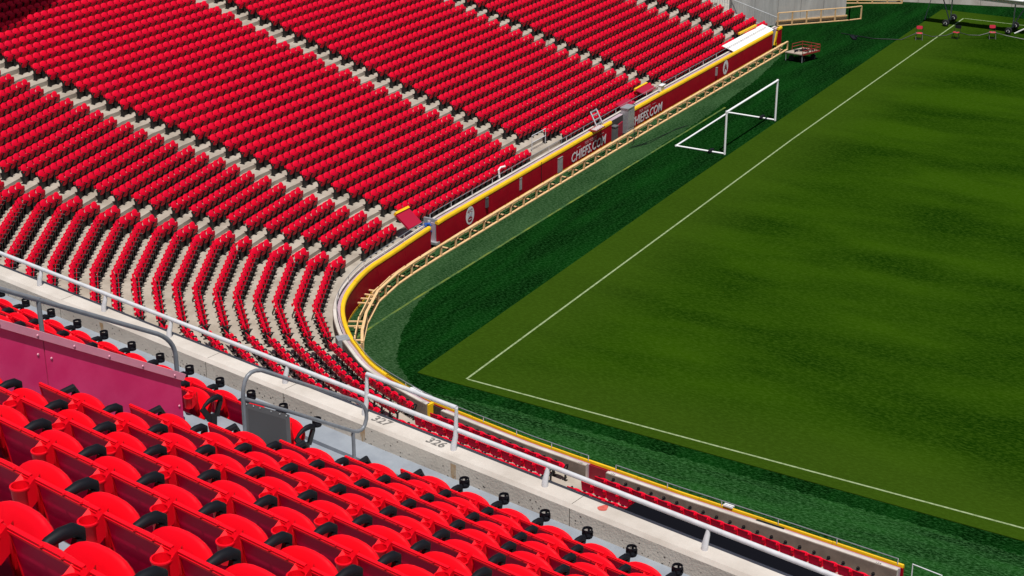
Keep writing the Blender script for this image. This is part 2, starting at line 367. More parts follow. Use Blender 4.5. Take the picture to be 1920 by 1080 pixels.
# ---------------------------------------------------------------- chairs
def tilt(ang):
    """local plate axes: x along the row, y up the plate, z = face normal; ang from horizontal, plate rising towards +y"""
    return Matrix(((1, 0, 0), (0, cos(ang), -sin(ang)), (0, sin(ang), cos(ang))))
def lean(ang):      # backrest: plate y goes up and back, face normal points forward (+y)
    return Matrix(((-1, 0, 0), (0, -sin(ang), cos(ang)), (0, cos(ang), sin(ang))))
def chair_parts(hi):
    D = {}
    n = {2: 24, 1: 14, 0: 14}[hi]; q_ = hi == 2
    x = PITCHW / 2
    if hi:
        H = .78; YL = -.235; A_ = radians(9); M_ = lean(A_)
        lipc = Vector((0, YL, H))
        # front cushion of the back
        m = MB(); c = lipc + M_ @ Vector((0, -.20, .028)); m.plate(.44, .36, 2.8, n, [(0, .035), (.45, .032), (.8, .022), (.97, .004), (1, -.006), (.95, -.012), (0, -.014)], M_, c); D['backrest'] = (m, RED, True)
        # thin rear panel with a rolled lip
        m = MB(); pw = .425; xo = .042
        m.box(lipc + M_ @ Vector((xo, -.19, -.004)), (pw, .38, .010), M_)
        D['rear_panel'] = (m, REDP, False)
        m = MB(); m.box(lipc + M_ @ Vector((xo - .02, .003, -.008)), (pw + .045, .010, .020), M_); m.box(lipc + M_ @ Vector((xo + pw / 2 + .004, -.19, -.006)), (.008, .37, .018), M_)
        m.box(lipc + M_ @ Vector((xo - .02, -.010, -.022)), (pw + .03, .014, .004), M_)
        for q in (-.10, .03): m.lathe([(0, .012), (.008, .010), (.009, 0)], 7, lipc + M_ @ Vector((q, .006, -.02)))
        D['lip'] = (m, RED, False)
        # cup holder hung from the right end of the lip
        m = MB(); cc = lipc + Vector((.205, -.066, -.028)); R0, R1, hh = .05, .043, .125
        m.lathe([(R1 * .2, -hh), (R1, -hh), (R0 - .002, -.012), (R0 + .003, -.008), (R0 + .003, 0), (R0 - .006, .001), (R1 - .006, -hh + .012), (0, -hh + .012)], 18 if q_ else 8, cc)
        p0 = lipc + Vector((.252, -.012, .004)); p1 = lipc + Vector((.15, -.012, .0)); t1 = cc + Vector((R0, 0, 0)); t2 = cc + Vector((-R0, 0, 0))
        p2 = cc + Vector((R0 * .6, R0 * .8, .0)); p3 = cc + Vector((-R0 * .6, R0 * .8, 0))
        lo = Vector((0, 0, -hh))
        m.add([p0, p1, t2, t1, p0 + lo, p1 + lo, t2 + lo, t1 + lo, p2, p3], [(0, 3, 7, 4), (2, 1, 5, 6), (0, 8, 3), (0, 1, 9, 8), (1, 2, 9)])
        m.add([lipc + Vector((.262, -.008, .006)), lipc + Vector((.262, -.008, -.2)), lipc + Vector((.235, .03, -.2)), lipc + Vector((.235, .03, .004))], [(0, 1, 2, 3)])
        D['cup_holder'] = (m, RED, True)
        # tipped-up pan just in front of the back
        m = MB(); T = radians(66); Lp = .34; ctr = Vector((-.012, YL + .19, H - .128 - sin(T) * Lp / 2))
        m.plate(.497, Lp, 2.25, 28 if q_ else 14, [(0, .004), (.5, .006), (.9, .014), (.985, .006), (1, -.006), (.97, -.022), (.8, -.034), (0, -.04)], tilt(T), ctr)
        D['seat_pan'] = (m, RED, True)
        m = MB(); za = H - .155
        m.tube([(x, YL + .06, za - .06), (x, YL + .10, za - .025), (x, YL + .16, za + .002), (x, YL + .22, za + .010), (x, YL + .28, za + .004), (x, YL + .315, za - .022), (x, YL + .325, za - .06)], [.014, .020, .026, .030, .031, .028, .016], 12 if q_ else 6)
        D['armrest'] = (m, BLKM, True)
        m = MB()
        m.bar((x, YL + .06, za - .05), (x, YL + .16, .40), .03, .06); m.bar((x, YL + .31, za - .05), (x, YL + .24, .42), .03, .05); m.bar((x, YL + .20, .46), (x, YL + .16, .03), .034, .08)
        m.box((x, YL + .17, .015), (.05, .24, .03)); m.bar((x - PITCHW, YL + .2, .42), (x, YL + .2, .42), .035, .035)
        D['standard'] = (m, BLK, False)
        m = MB(); yc = YL + .375
        m.tube([(x, YL + .28, za), (x, YL + .34, za - .004), (x, yc - .035, za - .004)], [.026, .022, .02], 8)
        cq = (x, yc, za + .008); nn = 16 if q_ else 8
        for z0, z1 in ((-.035, -.008), (.030, .056)): m.lathe([(.049, z0), (.050, z1), (.042, z1), (.041, z0), (.049, z0)], nn, cq)
        m.lathe([(0, -.03), (.045, -.03)], nn, cq)
        for a in (20, 110, 200, 290): a = radians(a); m.bar((x + cos(a) * .0455, yc + sin(a) * .0455, za - .012), (x + cos(a) * .0455, yc + sin(a) * .0455, za + .05), .016, .016)
        D['front_cup_ring'] = (m, BLKM, True)
        m = MB(); e = -x
        m.bar((e, YL + .06, za - .05), (e, YL + .16, .40), .03, .09); m.bar((e, YL + .31, za - .05), (e, YL + .24, .42), .03, .07); m.bar((e, YL + .20, .46), (e, YL + .16, .03), .034, .10); m.box((e, YL + .17, .015), (.05, .24, .03))
        m.tube([(e, YL + .06, za - .06), (e, YL + .16, za + .002), (e, YL + .28, za + .004), (e, YL + .325, za - .06)], [.014, .026, .031, .016], 10)
        D['end_standard'] = (m, BLK, False)
        return D
    H = .86; A_ = radians(17); M_ = lean(A_); zc = H - .215; yc = -.115; c = Vector((0, yc, zc))
    m = MB(); m.plate(.475, .44, 2.3, n, [(.0, .05), (.5, .044), (.86, .02), (1, -.004), (.95, -.016), (0, -.018)], M_, c); D['backrest'] = (m, RED, True)
    m = MB(); pw, ph = .40, .33; m.box(c + M_ @ Vector((.02, 0, -.03)), (pw, ph, .012), M_); D['rear_panel'] = (m, REDP, False)
    m = MB(); m.box(c + M_ @ Vector((0, ph / 2 + .004, -.034)), (pw + .012, .012, .03), M_); D['lip'] = (m, RED, False)
    m = MB(); cc = c + M_ @ Vector((-.19, ph / 2 - .01, -.08)); m.lathe([(.01, -.11), (.043, -.11), (.054, 0), (.042, -.05), (0, -.05)], 7, cc); D['cup_holder'] = (m, RED, True)
    m = MB(); T = radians(83); Lp = .40; m.plate(.46, Lp, 2.6, n, [(0, .012), (.9, .016), (1, 0), (.85, -.02), (0, -.024)], tilt(T), Vector((0, .005 + cos(T) * Lp / 2, .32 + sin(T) * Lp / 2))); D['seat_pan'] = (m, RED, True)
    m = MB(); m.tube([(x, -.12, .60), (x, .0, .64), (x, .19, .62)], [.02, .025, .022], 5); D['armrest'] = (m, BLKM, True)
    m = MB(); m.bar((x, -.10, .60), (x, .0, .40), .04, .08); m.bar((x, .12, .60), (x, .0, .42), .04, .06); m.bar((x, .0, .50), (x, -.04, .03), .05, .13); m.box((x, -.03, .02), (.06, .28, .04)); m.bar((x - PITCHW, -.03, .34), (x, -.03, .34), .06, .06)
    m.bar((x - PITCHW, -.07, .14), (x, -.07, .14), .05, .22)  # black skirt bar added to stand in for the shade under the seats
    D['standard'] = (m, BLK, False)
    m = MB(); m.tube([(x, .14, .63), (x, .265, .62)], .022, 6); m.lathe([(0, -.02), (.048, -.02), (.048, .06), (.036, .06), (.036, -.005), (.0, -.005)], 8, (x, .305, .61)); D['front_cup_ring'] = (m, BLKM, True)
    m = MB(); e = -x; m.bar((e, -.10, .60), (e, .0, .40), .04, .08); m.bar((e, .12, .60), (e, .0, .42), .04, .06); m.bar((e, .0, .50), (e, -.04, .03), .05, .13); m.box((e, -.03, .02), (.06, .28, .04)); m.tube([(e, -.12, .60), (e, .0, .65), (e, .19, .62)], [.02, .027, .022], 5)
    D['end_standard'] = (m, BLK, False)
    return D
def finish(D, pre):
    R = {}
    for k, (m, mt, sm) in D.items():
        me = m.mesh(pre + k, mt)
        if sm: smooth_by_angle(me, 50)
        R[k] = me
    return R
def faded(D): return {k: (m, REDB if mt is RED else mt, sm) for k, (m, mt, sm) in D.items()}
HI = finish(chair_parts(2), 'upper_'); LOD = faded(chair_parts(0)); LO = finish(LOD, 'bowl_'); MID_D = faded(chair_parts(1)); MID = finish(MID_D, 'near_')
HI['seat_pan'].materials[0] = RED
ORD = ['front', 'second', 'third', 'fourth', 'fifth', 'sixth', 'seventh', 'eighth', 'ninth', 'tenth', 'eleventh', 'twelfth', 'thirteenth', 'fourteenth', 'fifteenth', 'sixteenth', 'seventeenth', 'eighteenth', 'nineteenth', 'twentieth']
def od(i): return ORD[i] if i < 20 else str(i + 1) + 'th'
def first(i): return 'first' if i == 0 else od(i)
def place_chair(src, loc, rz, label, group, cups=False, left_end=False, parts=('backrest', 'rear_panel', 'cup_holder', 'seat_pan', 'armrest', 'standard')):
    r = empty('tip_up_chair', loc, rz); tag(r, label, 'chair', group)
    for k in parts:
        o = obm(k, src[k], r)
        if k == 'rear_panel': obm('lip', src['lip'], o)
    if cups: obm('cup_ring', src['front_cup_ring'], r)
    if left_end: obm('standard', src['end_standard'], r)
    return r
# upper deck rows --------------------------------------------------------------
LIPH = .78
def deck(t, s, z=0): q = U * t + N * s; return Vector((q.x, q.y, z))
RZD = atan2(U.y, U.x)
def lip_s(i): return 35.56 + .85 * i
def tread_z(i): return 21.78 + .54 * i - LIPH
startR = [29.48, 29.55, 29.58, 29.63, 29.70, 29.76, 29.78, 29.79, 29.845, 29.88, 29.9, 29.9]
endL = [27.9, 27.42, 27.36, 27.3, 27.28]
nU = 0
for i in range(12):
    for side in ('R', 'L'):
        if side == 'L' and i > 4: continue
        for j in range(40):
            tc = startR[i] + (j + .5) * PITCHW if side == 'R' else endL[i] - (j + .5) * PITCHW
            loc = deck(tc, lip_s(i) - .235, tread_z(i))
            top = deck(tc, lip_s(i), tread_z(i) + .9)
            if not inframe(top, 110): continue
            q = top - CAM
            if q.length < 2.2: continue
            lab = f"red tip-up chair, {od(i)} upper-deck row above the parapet, {first(j)} seat {'right' if side == 'R' else 'left'} of the stair aisle"
            place_chair(HI, loc, RZD, lab, 'upper deck chairs', cups=(i == 0), left_end=(j == 0 and side == 'R')); nU += 1
# lower bowl: the nearest ones as things, the rest as one mass ------------------
BLN = ['far end block', 'second far block', 'third far block', 'open gate block', 'corner aisle block', 'corner block', 'curved block', 'near middle block', 'near right block']
def dist(b): return (Vector(b[:3]) - CAM).length
bowl.sort(key=dist)
NIND = max(0, 300 - nU)
cnt = {}
for b in bowl[:NIND]:
    x, y, z, rz, k, bl, j = b
    lab = f"red lower-bowl chair, {od(k)} row from field wall, {first(j)} seat in the {BLN[min(bl, 8)]}"
    place_chair(MID if bl >= 6 else LO, (x, y, z), rz, lab, 'lower bowl chairs', cups=(k == 0), left_end=(j == 0))
import numpy as np
rest = bowl[NIND:]
def chair_arrays(DD):
    vs = []; bf = []; bm_ = []; o = 0
    for key in ('backrest', 'rear_panel', 'lip', 'cup_holder', 'seat_pan', 'armrest', 'standard'):
        m, mt, sm = DD[key]; vs.append(np.array(m.v, dtype=np.float32)); mi = {REDB: 0, REDP: 1, BLKM: 2, BLK: 2}[mt]
        for q in m.f: bf.append([i + o for i in q]); bm_.append(mi)
        o += len(m.v)
    return np.concatenate(vs), np.array([len(q) for q in bf], dtype=np.int32), np.array([i for q in bf for i in q], dtype=np.int32), np.array(bm_, dtype=np.int32)
co_, li_, lt_a, mi_ = [], [], [], []; vo = 0
for DD, grp in ((LOD, [b for b in rest if b[5] < 6]), (MID_D, [b for b in rest if b[5] >= 6])):
    bv, lt, li, mm = chair_arrays(DD); nv = len(bv); R_ = len(grp)
    if not R_: continue
    V = np.empty((R_, nv, 3), dtype=np.float32)
    for q, (x, y, z, rz, k, bl, j) in enumerate(grp):
        c, s_ = cos(rz), sin(rz); V[q, :, 0] = bv[:, 0] * c - bv[:, 1] * s_ + x; V[q, :, 1] = bv[:, 0] * s_ + bv[:, 1] * c + y; V[q, :, 2] = bv[:, 2] + z
    co_.append(V.reshape(-1, 3)); li_.append((li[None, :] + (np.arange(R_, dtype=np.int32) * nv)[:, None] + vo).ravel()); lt_a.append(np.tile(lt, R_)); mi_.append(np.tile(mm, R_)); vo += R_ * nv
CO = np.concatenate(co_); LI = np.concatenate(li_).astype(np.int32); LT = np.concatenate(lt_a); MI = np.concatenate(mi_)
me = bpy.data.meshes.new('bowl_chairs')
me.vertices.add(len(CO)); me.vertices.foreach_set('co', CO.ravel())
me.loops.add(len(LI)); me.loops.foreach_set('vertex_index', LI)
me.polygons.add(len(LT)); st = np.zeros(len(LT), dtype=np.int32); st[1:] = np.cumsum(LT)[:-1]
me.polygons.foreach_set('loop_start', st)
for mt in (REDB, REDP, BLK): me.materials.append(mt)
me.polygons.foreach_set('material_index', MI)
me.update(calc_edges=True); me.validate()
smooth_by_angle(me, 50)
o = obm('stadium_chairs', me); tag(o, 'thousands of red tip-up chairs in curving rows filling the lower stand', 'chairs', kind='stuff')
R_ = 0; bf = []
print('upper', nU, 'bowl', len(bowl), 'stuff tris', len(LI) - 2 * len(LT))

# ---------------------------------------------------------------- upper deck structure
mb = MB()
T0, T1 = 14, 44
PI_, PO_, PZ = 34.41, 34.11, 21.3      # parapet: inner face, outer face, top
for i in range(14):
    s0 = lip_s(i) - .795 if i else 34.05; s1 = lip_s(i) + .05; z = tread_z(i) if i else tread_z(0)
    if i == 0:
        zf = 21.05; mb.quad(deck(T0, 34.05, zf), deck(T0, 34.72, zf), deck(T1, 34.72, zf), deck(T1, 34.05, zf)); mb.quad(deck(T0, 34.72, zf), deck(T0, 34.72, z), deck(T1, 34.72, z), deck(T1, 34.72, zf)); s0 = 34.72
    mb.quad(deck(T0, s0, z), deck(T0, s1, z), deck(T1, s1, z), deck(T1, s0, z))
    z1 = tread_z(i + 1); mb.quad(deck(T0, s1, z), deck(T0, s1, z1), deck(T1, s1, z1), deck(T1, s1, z))
dk = ob('upper_deck', mb, GREYF); tag(dk, kind='structure')
par = empty('deck_parapet', deck(28, 34.2, 20.4)); tag(par, 'low concrete parapet with pale painted top along the upper deck', 'parapet')
def keep(o, parent):
    o.parent = parent; o.matrix_parent_inverse = Matrix.Translation(parent.location).inverted() if parent.type == 'EMPTY' and parent.rotation_euler.z == 0 else parent.matrix_basis.inverted(); return o
mb1 = MB(); mb2 = MB()
mb1.quad(deck(T0, PI_, 20.4), deck(T1, PI_, 20.4), deck(T1, PI_, PZ - .04), deck(T0, PI_, PZ - .04)); mb1.quad(deck(T0, PO_, PZ - .04), deck(T1, PO_, PZ - .04), deck(T1, PO_, 20.0), deck(T0, PO_, 20.0))
for (s0, z0), (s1, z1) in (((PI_, PZ - .04), (PI_ - .035, PZ)), ((PI_ - .035, PZ), (PO_ + .02, PZ)), ((PO_ + .02, PZ), (PO_, PZ - .04))): mb2.quad(deck(T0, s0, z0), deck(T1, s0, z0), deck(T1, s1, z1), deck(T0, s1, z1))
keep(ob('wall_face', mb1, mat('parapet_concrete', (.46, .41, .35), .9, col2=(.58, .53, .46), vscale=1.3, bump=.3, bscale=35, world=True)), par); keep(ob('coping', mb2, COPE), par)
# pock marks cast in the concrete
mb3 = MB(); rr = random.Random(3)
for q in range(420):
    t = rr.uniform(20, 36); z = rr.choice([rr.uniform(20.95, 21.23), rr.uniform(21.02, 21.16)]); r = rr.uniform(.003, .010)
    pts = [deck(t + cos(a) * r * rr.uniform(.7, 2.0), PI_ + .002, z + sin(a) * r * rr.uniform(.5, 1.1)) for a in [k * pi / 3 for k in range(6)]]
    mb3.add(pts, [tuple(range(6))])
HOLE = mat('pock_hole', (.07, .06, .05), 1)
o = keep(ob('pock_marks', mb3, HOLE), par); o['kind'] = 'stuff'
mb3 = MB()
for t, a, b in ((27.82, 21.0, 21.22), (29.17, 20.96, 21.23), (23.2, 21.05, 21.22)):
    for dx, wv, z0, z1 in ((0, .022, a, b), (.03, .012, a + .07, b), (-.025, .010, a + .1, b)):
        mb3.add([deck(t + dx - wv, PI_ + .0025, z1), deck(t + dx + wv, PI_ + .0025, z1), deck(t + dx + wv * .4, PI_ + .0025, z0), deck(t + dx - wv * .4, PI_ + .0025, z0)], [(0, 1, 2, 3)])
keep(ob('rust_streaks', mb3, RUSTST), par)
for t in (22.35, 25.2, 26.55, 30.75):
    m3 = MB(); m3.add([deck(t - .004, PI_ + .0015, 21.0), deck(t + .004, PI_ + .0015, 21.0), deck(t + .004, PI_ + .0015, PZ - .04), deck(t - .004, PI_ + .0015, PZ - .04)], [(0, 1, 2, 3)]); m3.add([deck(t - .003, s_, PZ + .0015) for s_ in (PI_ - .035, PO_ + .02)] + [deck(t + .003, s_, PZ + .0015) for s_ in (PO_ + .02, PI_ - .035)], [(0, 1, 2, 3)]); keep(ob('joint', m3, HOLE), par)
mb3 = MB(); c = deck(31.05, 34.24, PZ + .0025); mb3.add([c + U * (cos(a) * .05 * (1 + .2 * sin(3 * a))) + N * (sin(a) * .065) for a in [k * pi / 8 for k in range(16)]], [tuple(range(16))])
SPOT = mat('red_paint_spot', (.5, .09, .07), .8, var=.2, vscale=20); keep(ob('paint_spot', mb3, SPOT), par)
# navy strip standing in for the railing's shadow, then the black housing
mb = MB()
def deckbox(mb, t0, t1, s0, s1, z0, z1):
    c = [deck(t, s, z) for z in (z0, z1) for t, s in ((t0, s0), (t1, s0), (t1, s1), (t0, s1))]
    mb.add(c, [(0, 1, 2, 3), (7, 6, 5, 4), (0, 4, 5, 1), (1, 5, 6, 2), (2, 6, 7, 3), (3, 7, 4, 0)])
deckbox(mb, T0, T1, 33.98, 34.107, 19.9, 20.85)
fa = ob('rail_shadow_strip', mb, NAVY); tag(fa, 'dark navy housing strip running along the outside of the parapet', 'housing')
mb = MB(); deckbox(mb, 31.05, 37, 33.56, 33.978, 20.2, 21.1); mb.mi = 1; deckbox(mb, 31.08, 37, 33.53, 33.558, 20.25, 21.08)
fb = ob('deep_board_housing', mb, [mat('matt_black', (.0025, .0025, .005), .8, spec=.1), MAROON]); tag(fb, 'deeper black box on the parapet front, under the railing at lower right', 'housing')
# parapet railing
rl = empty('parapet_railing', deck(28, 34.25, 21.3)); tag(rl, 'pale grey pipe railing with short posts standing on the parapet', 'railing')
def kob(name, mb, m, parent, smooth=True):
    o = ob(name, mb, m); 
    if smooth: smooth_by_angle(o.data, 50)
    return keep(o, parent)
RS = 34.20
ts = [16.4, 17.7, 19.05, 20.4, 21.73, 23.08, 24.36, 26.43, 27.72, 29.05, 30.31, 32.29, 33.6, 34.9]
for t in ts:
    tall = t in (27.72, 29.05); zt = 21.79 if tall else 21.52
    m = MB(); m.tube([deck(t, RS + .06, 21.295), deck(t, RS + .055, 21.36), deck(t, RS + .02, 21.45), deck(t, RS, zt)], [.036, .034, .028, .018], 10); kob('post', m, PIPE, rl)
m = MB(); m.tube([deck(14, RS, 21.52), deck(27.72, RS, 21.52)], .028, 10); kob('rail', m, PIPE, rl)
m = MB(); m.tube([deck(27.72, RS, 21.52), deck(29.05, RS, 21.52)], .028, 10); kob('rail', m, PIPE, rl)
m = MB(); m.tube([deck(29.05, RS, 21.52), deck(36, RS, 21.52)], .028, 10); kob('rail', m, PIPE, rl)
m = MB(); m.tube([deck(27.72, RS, 21.79), deck(29.05, RS, 21.79)], .026, 10); kob('rail', m, PIPE, rl)
# stencilled section numbers
def text_mesh(txt, size, shear=0, ext=0, align='CENTER', bold=0):
    cu = bpy.data.curves.new('t', 'FONT'); cu.body = txt; cu.size = size; cu.shear = shear; cu.extrude = ext; cu.align_x = align; cu.offset = bold; cu.resolution_u = 2
    t = bpy.data.objects.new('t', cu); COL.objects.link(t); bpy.context.view_layer.update()
    me = bpy.data.meshes.new_from_object(t.evaluated_get(bpy.context.evaluated_depsgraph_get()))
    bpy.data.objects.remove(t); return me
def put_text(name, txt, size, M, m, parent, **kw):
    me = text_mesh(txt, size, **kw); me.transform(M); me.materials.clear(); me.materials.append(m)
    return keep(obm(name, me), parent)
def frame(o, x, y):
    z = x.cross(y); M = Matrix((x, y, z)).transposed().to_4x4(); M.translation = o; return M
put_text('section_number', '327', .17, frame(deck(27.98, 34.31, PZ + .0025), U, -N), INK, par, bold=.004)
put_text('section_number', '326', .17, frame(deck(28.80, 34.31, PZ + .0025), U, -N), INK, par, bold=.004)
# maroon guard panel beside the stair
gp = empty('guard_panel', deck(29.15, 38, 22.4)); tag(gp, 'faded magenta sheet metal guard panel with riveted top rail beside the stair', 'panel')
PT = 29.15; sl_ = .55 / .845
def pz(s): return 23.68 + (s - 38.0) * .648
for a, b in ((38.0, 39.33), (39.34, 41.2)):
    m = MB(); q = [(a, pz(a)), (b, pz(b)), (b, pz(b) - 1.3), (a, pz(a) - 1.3)]
    for dt in (0, .02): m.add([deck(PT + dt - .01, s, z) for s, z in q], [(0, 1, 2, 3)])
    m.add([deck(PT + dt - .01, s, z) for dt in (0, .02) for s, z in q], [(0, 1, 5, 4), (3, 0, 4, 7), (1, 2, 6, 5)])
    kob('sheet', m, MAGENTA, gp, False)
m = MB(); m.bar(deck(PT + .012, 37.97, pz(37.97) - .02), deck(PT + .012, 41.2, pz(41.2) - .02), .05, .06); kob('top_rail', m, PINK, gp, False)
for q in range(9):
    s = 38.08 + q * .33; m = MB(); m.lathe([(0, .008), (.009, .006), (.012, 0)], 8, deck(PT + .038, s, pz(s) - .026), Matrix.Rotation(radians(90), 3, 'Y')); kob('rivet', m, PINK, gp)
for s, dz in ((39.28, .2), (39.40, .2), (39.28, .5), (39.40, .5), (38.04, .32), (38.04, .62), (39.28, .75)):
    m = MB(); m.lathe([(0, .008), (.009, .006), (.012, 0)], 8, deck(PT + .012, s, pz(s) - dz), Matrix.Rotation(radians(90), 3, 'Y')); kob('rivet', m, PINK, gp)
# stair handrails
hr = empty('stair_handrail', deck(27.6, 37, 22.2)); tag(hr, 'grey pipe handrail sloping down beside the magenta guard panel', 'handrail')
def arc(p0, c, p1, n=6): return [p0 * (1 - t) ** 2 + c * 2 * t * (1 - t) + p1 * t * t for t in [k / n for k in range(n + 1)]]
HT = 27.6
a = deck(HT, 41.0, 25.8); b = deck(HT, 36.98, 23.25); c = deck(HT, 36.79, 23.12); d = deck(HT, 36.78, 22.95)
m = MB(); m.tube([a, deck(HT, 39, 24.5)] + arc(b, c, d) + [deck(HT, 36.78, 21.9)], .024, 10); kob('rail', m, PIPED, hr)
for s in (38.28, 39.9): m = MB(); zt = 23.25 + (s - 36.98) * .634; m.tube([deck(HT, s, zt), deck(HT, s, zt - 1.2)], .022, 8); kob('post', m, PIPED, hr)
sg = empty('stair_gate', deck(28.4, 36, 21.4)); tag(sg, 'grey looped pipe rail carrying a plain grey panel at the stair head', 'gate')
GT = 28.4
P_ = lambda s, z: deck(GT, s, z)
# (s,z) traced on the aisle plane
tl = (36.64, 22.68); lt_ = (36.45, 22.90); tr = (35.01, 21.96); rr_ = (34.93, 21.76); lr = (35.12, 21.66); ll = (36.03, 22.27)
pts = [P_(36.65, 21.75), P_(*tl)] + arc(P_(*tl), P_(36.62, 22.98), P_(36.38, 22.87))[1:] + arc(P_(35.10, 22.03), P_(34.90, 21.90), P_(34.93, 21.74)) + arc(P_(34.94, 21.72), P_(34.98, 21.58), P_(35.16, 21.69))[1:] + [P_(*ll), P_(36.64, 22.66)]
m = MB(); m.tube(pts, .021, 10); kob('loop_rail', m, PIPED, sg)
m = MB(); m.tube([P_(35.14, 21.67), P_(35.14, 20.94)], .02, 8); kob('post', m, PIPED, sg)
m = MB()
q = [(36.66, 22.64), (36.05, 22.245), (36.05, 21.75), (36.66, 22.1)]
m.add([deck(GT + dt, s, z) for dt in (-.012, .012) for s, z in q], [(3, 2, 1, 0), (4, 5, 6, 7), (0, 1, 5, 4), (1, 2, 6, 5), (2, 3, 7, 6), (3, 0, 4, 7)]); kob('panel', m, GREYBOX, sg, False)
m = MB(); q = [(36.60, 22.54), (36.11, 22.22), (36.11, 21.8), (36.60, 22.1)]; m.add([deck(GT + .016, s, z) for s, z in q], [(0, 1, 2, 3)]); kob('inset_panel', m, mat('grey_panel_dark', (.085, .083, .088), .6), sg, False)
for f in (.05, .2, .35, .6, .8, .95):
    s = 36.64 + (36.07 - 36.64) * f; z = 22.63 + (22.255 - 22.63) * f; m = MB(); m.lathe([(0, .006), (.006, .004), (.008, 0)], 6, deck(GT + .013, s, z - .02), Matrix.Rotation(radians(90), 3, 'Y')); kob('bolt', m, GALV, sg)
# white painted landing in the aisle
m = MB(); deckbox(m, 28.0, 29.3, 34.75, 36.2, tread_z(0) + .004, tread_z(0) + .03); o = ob('stair_landing', m, WHITEP); tag(o, 'white painted landing at the foot of the stair aisle', 'landing')

# ---------------------------------------------------------------- field wall
fwall = empty('field_wall', (-8.9, 20, 0)); tag(fwall, 'padded maroon field wall with yellow cap round the pitch corner', 'wall')
LW = arclen(WALL)
def syw(Y): return 55.6 - Y           # arclength on the straight run
ST = [(syw(55.5), syw(54.95)), (syw(53.85), syw(48.0))]
def pads(a, b, w):
    n = max(1, round((b - a) / w)); return [(a + (b - a) * i / n, a + (b - a) * (i + 1) / n) for i in range(n)]
runs = [(syw(55.5), syw(54.9)), (syw(53.9), syw(32.9)), (syw(30.2), syw(11.55)), (syw(10.85), LW[-1])]
capsec = [(-.03, 1.17), (-.035, 1.27), (.0, 1.325), (.07, 1.345), (.14, 1.325), (.16, 1.27), (.16, 1.2)]
padsec = [(0, .12), (-.012, .14), (-.012, 1.16), (0, 1.185), (.10, 1.185), (.10, .12)]
for a, b in runs:
    for i, (p0, p1) in enumerate(pads(a, b, 2.45)):
        P = sub(WALL, p0 + .006, p1 - .006); m = MB(); sweep(m, P, padsec); kob('wall_pad', m, MAROON, fwall, False)
        dz = random.uniform(-.006, .012); slim = P[0][0] > -3.5
        m = MB(); sweep(m, P, [((o_ + .035) * (.55 if slim else 1) - .035, z_ + dz - (.05 if slim else 0)) for o_, z_ in capsec]); kob('cap_pad', m, YEL, fwall)
    m = MB(); sweep(m, sub(WALL, a, b), [(-.02, .0), (-.02, .11), (.1, .11), (.1, 0)]); kob('base_board', m, YEL2, fwall, False)
# ledge and coping behind the pads, with openings
ob_runs = [(syw(55.5), syw(54.9)), (syw(53.9), syw(11.55)), (syw(10.85), None)]
def near_s(x, y): return min(range(len(WALL)), key=lambda i: (WALL[i][0] - x) ** 2 + (WALL[i][1] - y) ** 2)
def s_at_x(x):     # arclength on the lower run where the wall reaches x
    for i in range(len(WALL) - 1):
        if WALL[i][0] <= x <= WALL[i + 1][0] and WALL[i][1] < 0: return LW[i] + (LW[i + 1] - LW[i]) * (x - WALL[i][0]) / (WALL[i + 1][0] - WALL[i][0])
segs = [(syw(55.5), syw(54.9)), (syw(53.9), syw(11.55)), (syw(10.85), s_at_x(-4.9)), (s_at_x(-4.55), s_at_x(1.35)), (s_at_x(2.05), s_at_x(8.65)), (s_at_x(9.5), LW[-1] - .05)]
for gi, (a, b) in enumerate(segs):
    P = sub(WALL, a, b)
    wd = .56 if gi < 2 else .46
    m = MB(); sweep(m, P, [(.17, .2), (.17, 1.235), (wd - .14, 1.25), (wd - .14, .2)]); kob('ledge', m, LILAC, fwall, False)
    m = MB(); sweep(m, P, [(wd - .135, .2), (wd - .135, 1.30), (wd, 1.30), (wd, .2)]); kob('coping', m, COPE, fwall, False)
    m = MB(); sweep(m, P, [(wd + .001, .2), (wd + .001, 1.285), (wd + .03, 1.285), (wd + .03, .2)]); kob('concrete_face', m, CONB, fwall, False)
    m = MB(); sweep(m, P, [(wd - .165, 1.251), (wd - .165, 1.262), (wd - .137, 1.262), (wd - .137, 1.251)]); kob('drain_slot', m, mat('dark_joint%d' % gi, (.03, .018, .03), .9), fwall, False)
# thin pipe rail over the coping
pr = empty('wall_top_rail', (-9.4, 20, 1.3)); tag(pr, 'thin grey pipe rail on short posts along the field wall top', 'railing')
for gi, (a, b) in enumerate(segs):
    if gi == 0: continue
    wd = .50 if gi < 2 else (.30 if gi == 2 else .06); zz = 1.60 if gi < 3 else 1.46
    P = offset(sub(WALL, a + .15, b - .15), wd); Lp = arclen(P)
    m = MB(); m.tube([(x, y, zz) for x, y in P], .017, 6); kob('rail', m, PIPED, pr)
    k = int(Lp[-1] / 2.1) + 1
    for i in range(k + 1):
        q = sub(P, Lp[-1] * i / k, Lp[-1])[0]; m = MB(); m.tube([(q[0], q[1], 1.26), (q[0], q[1], zz)], .016, 6); kob('post', m, PIPE, pr)
# grey post where the wall turns
m = MB(); pq = sub(WALL, s_at_x(-4.9), s_at_x(-4.55)); sweep(m, pq, [(.12, .1), (.12, 1.33), (.66, 1.33), (.66, .1)]); o = ob('wall_pier', m, GALV); tag(o, 'grey galvanized pier in the wall at the turn of the corner', 'pier')

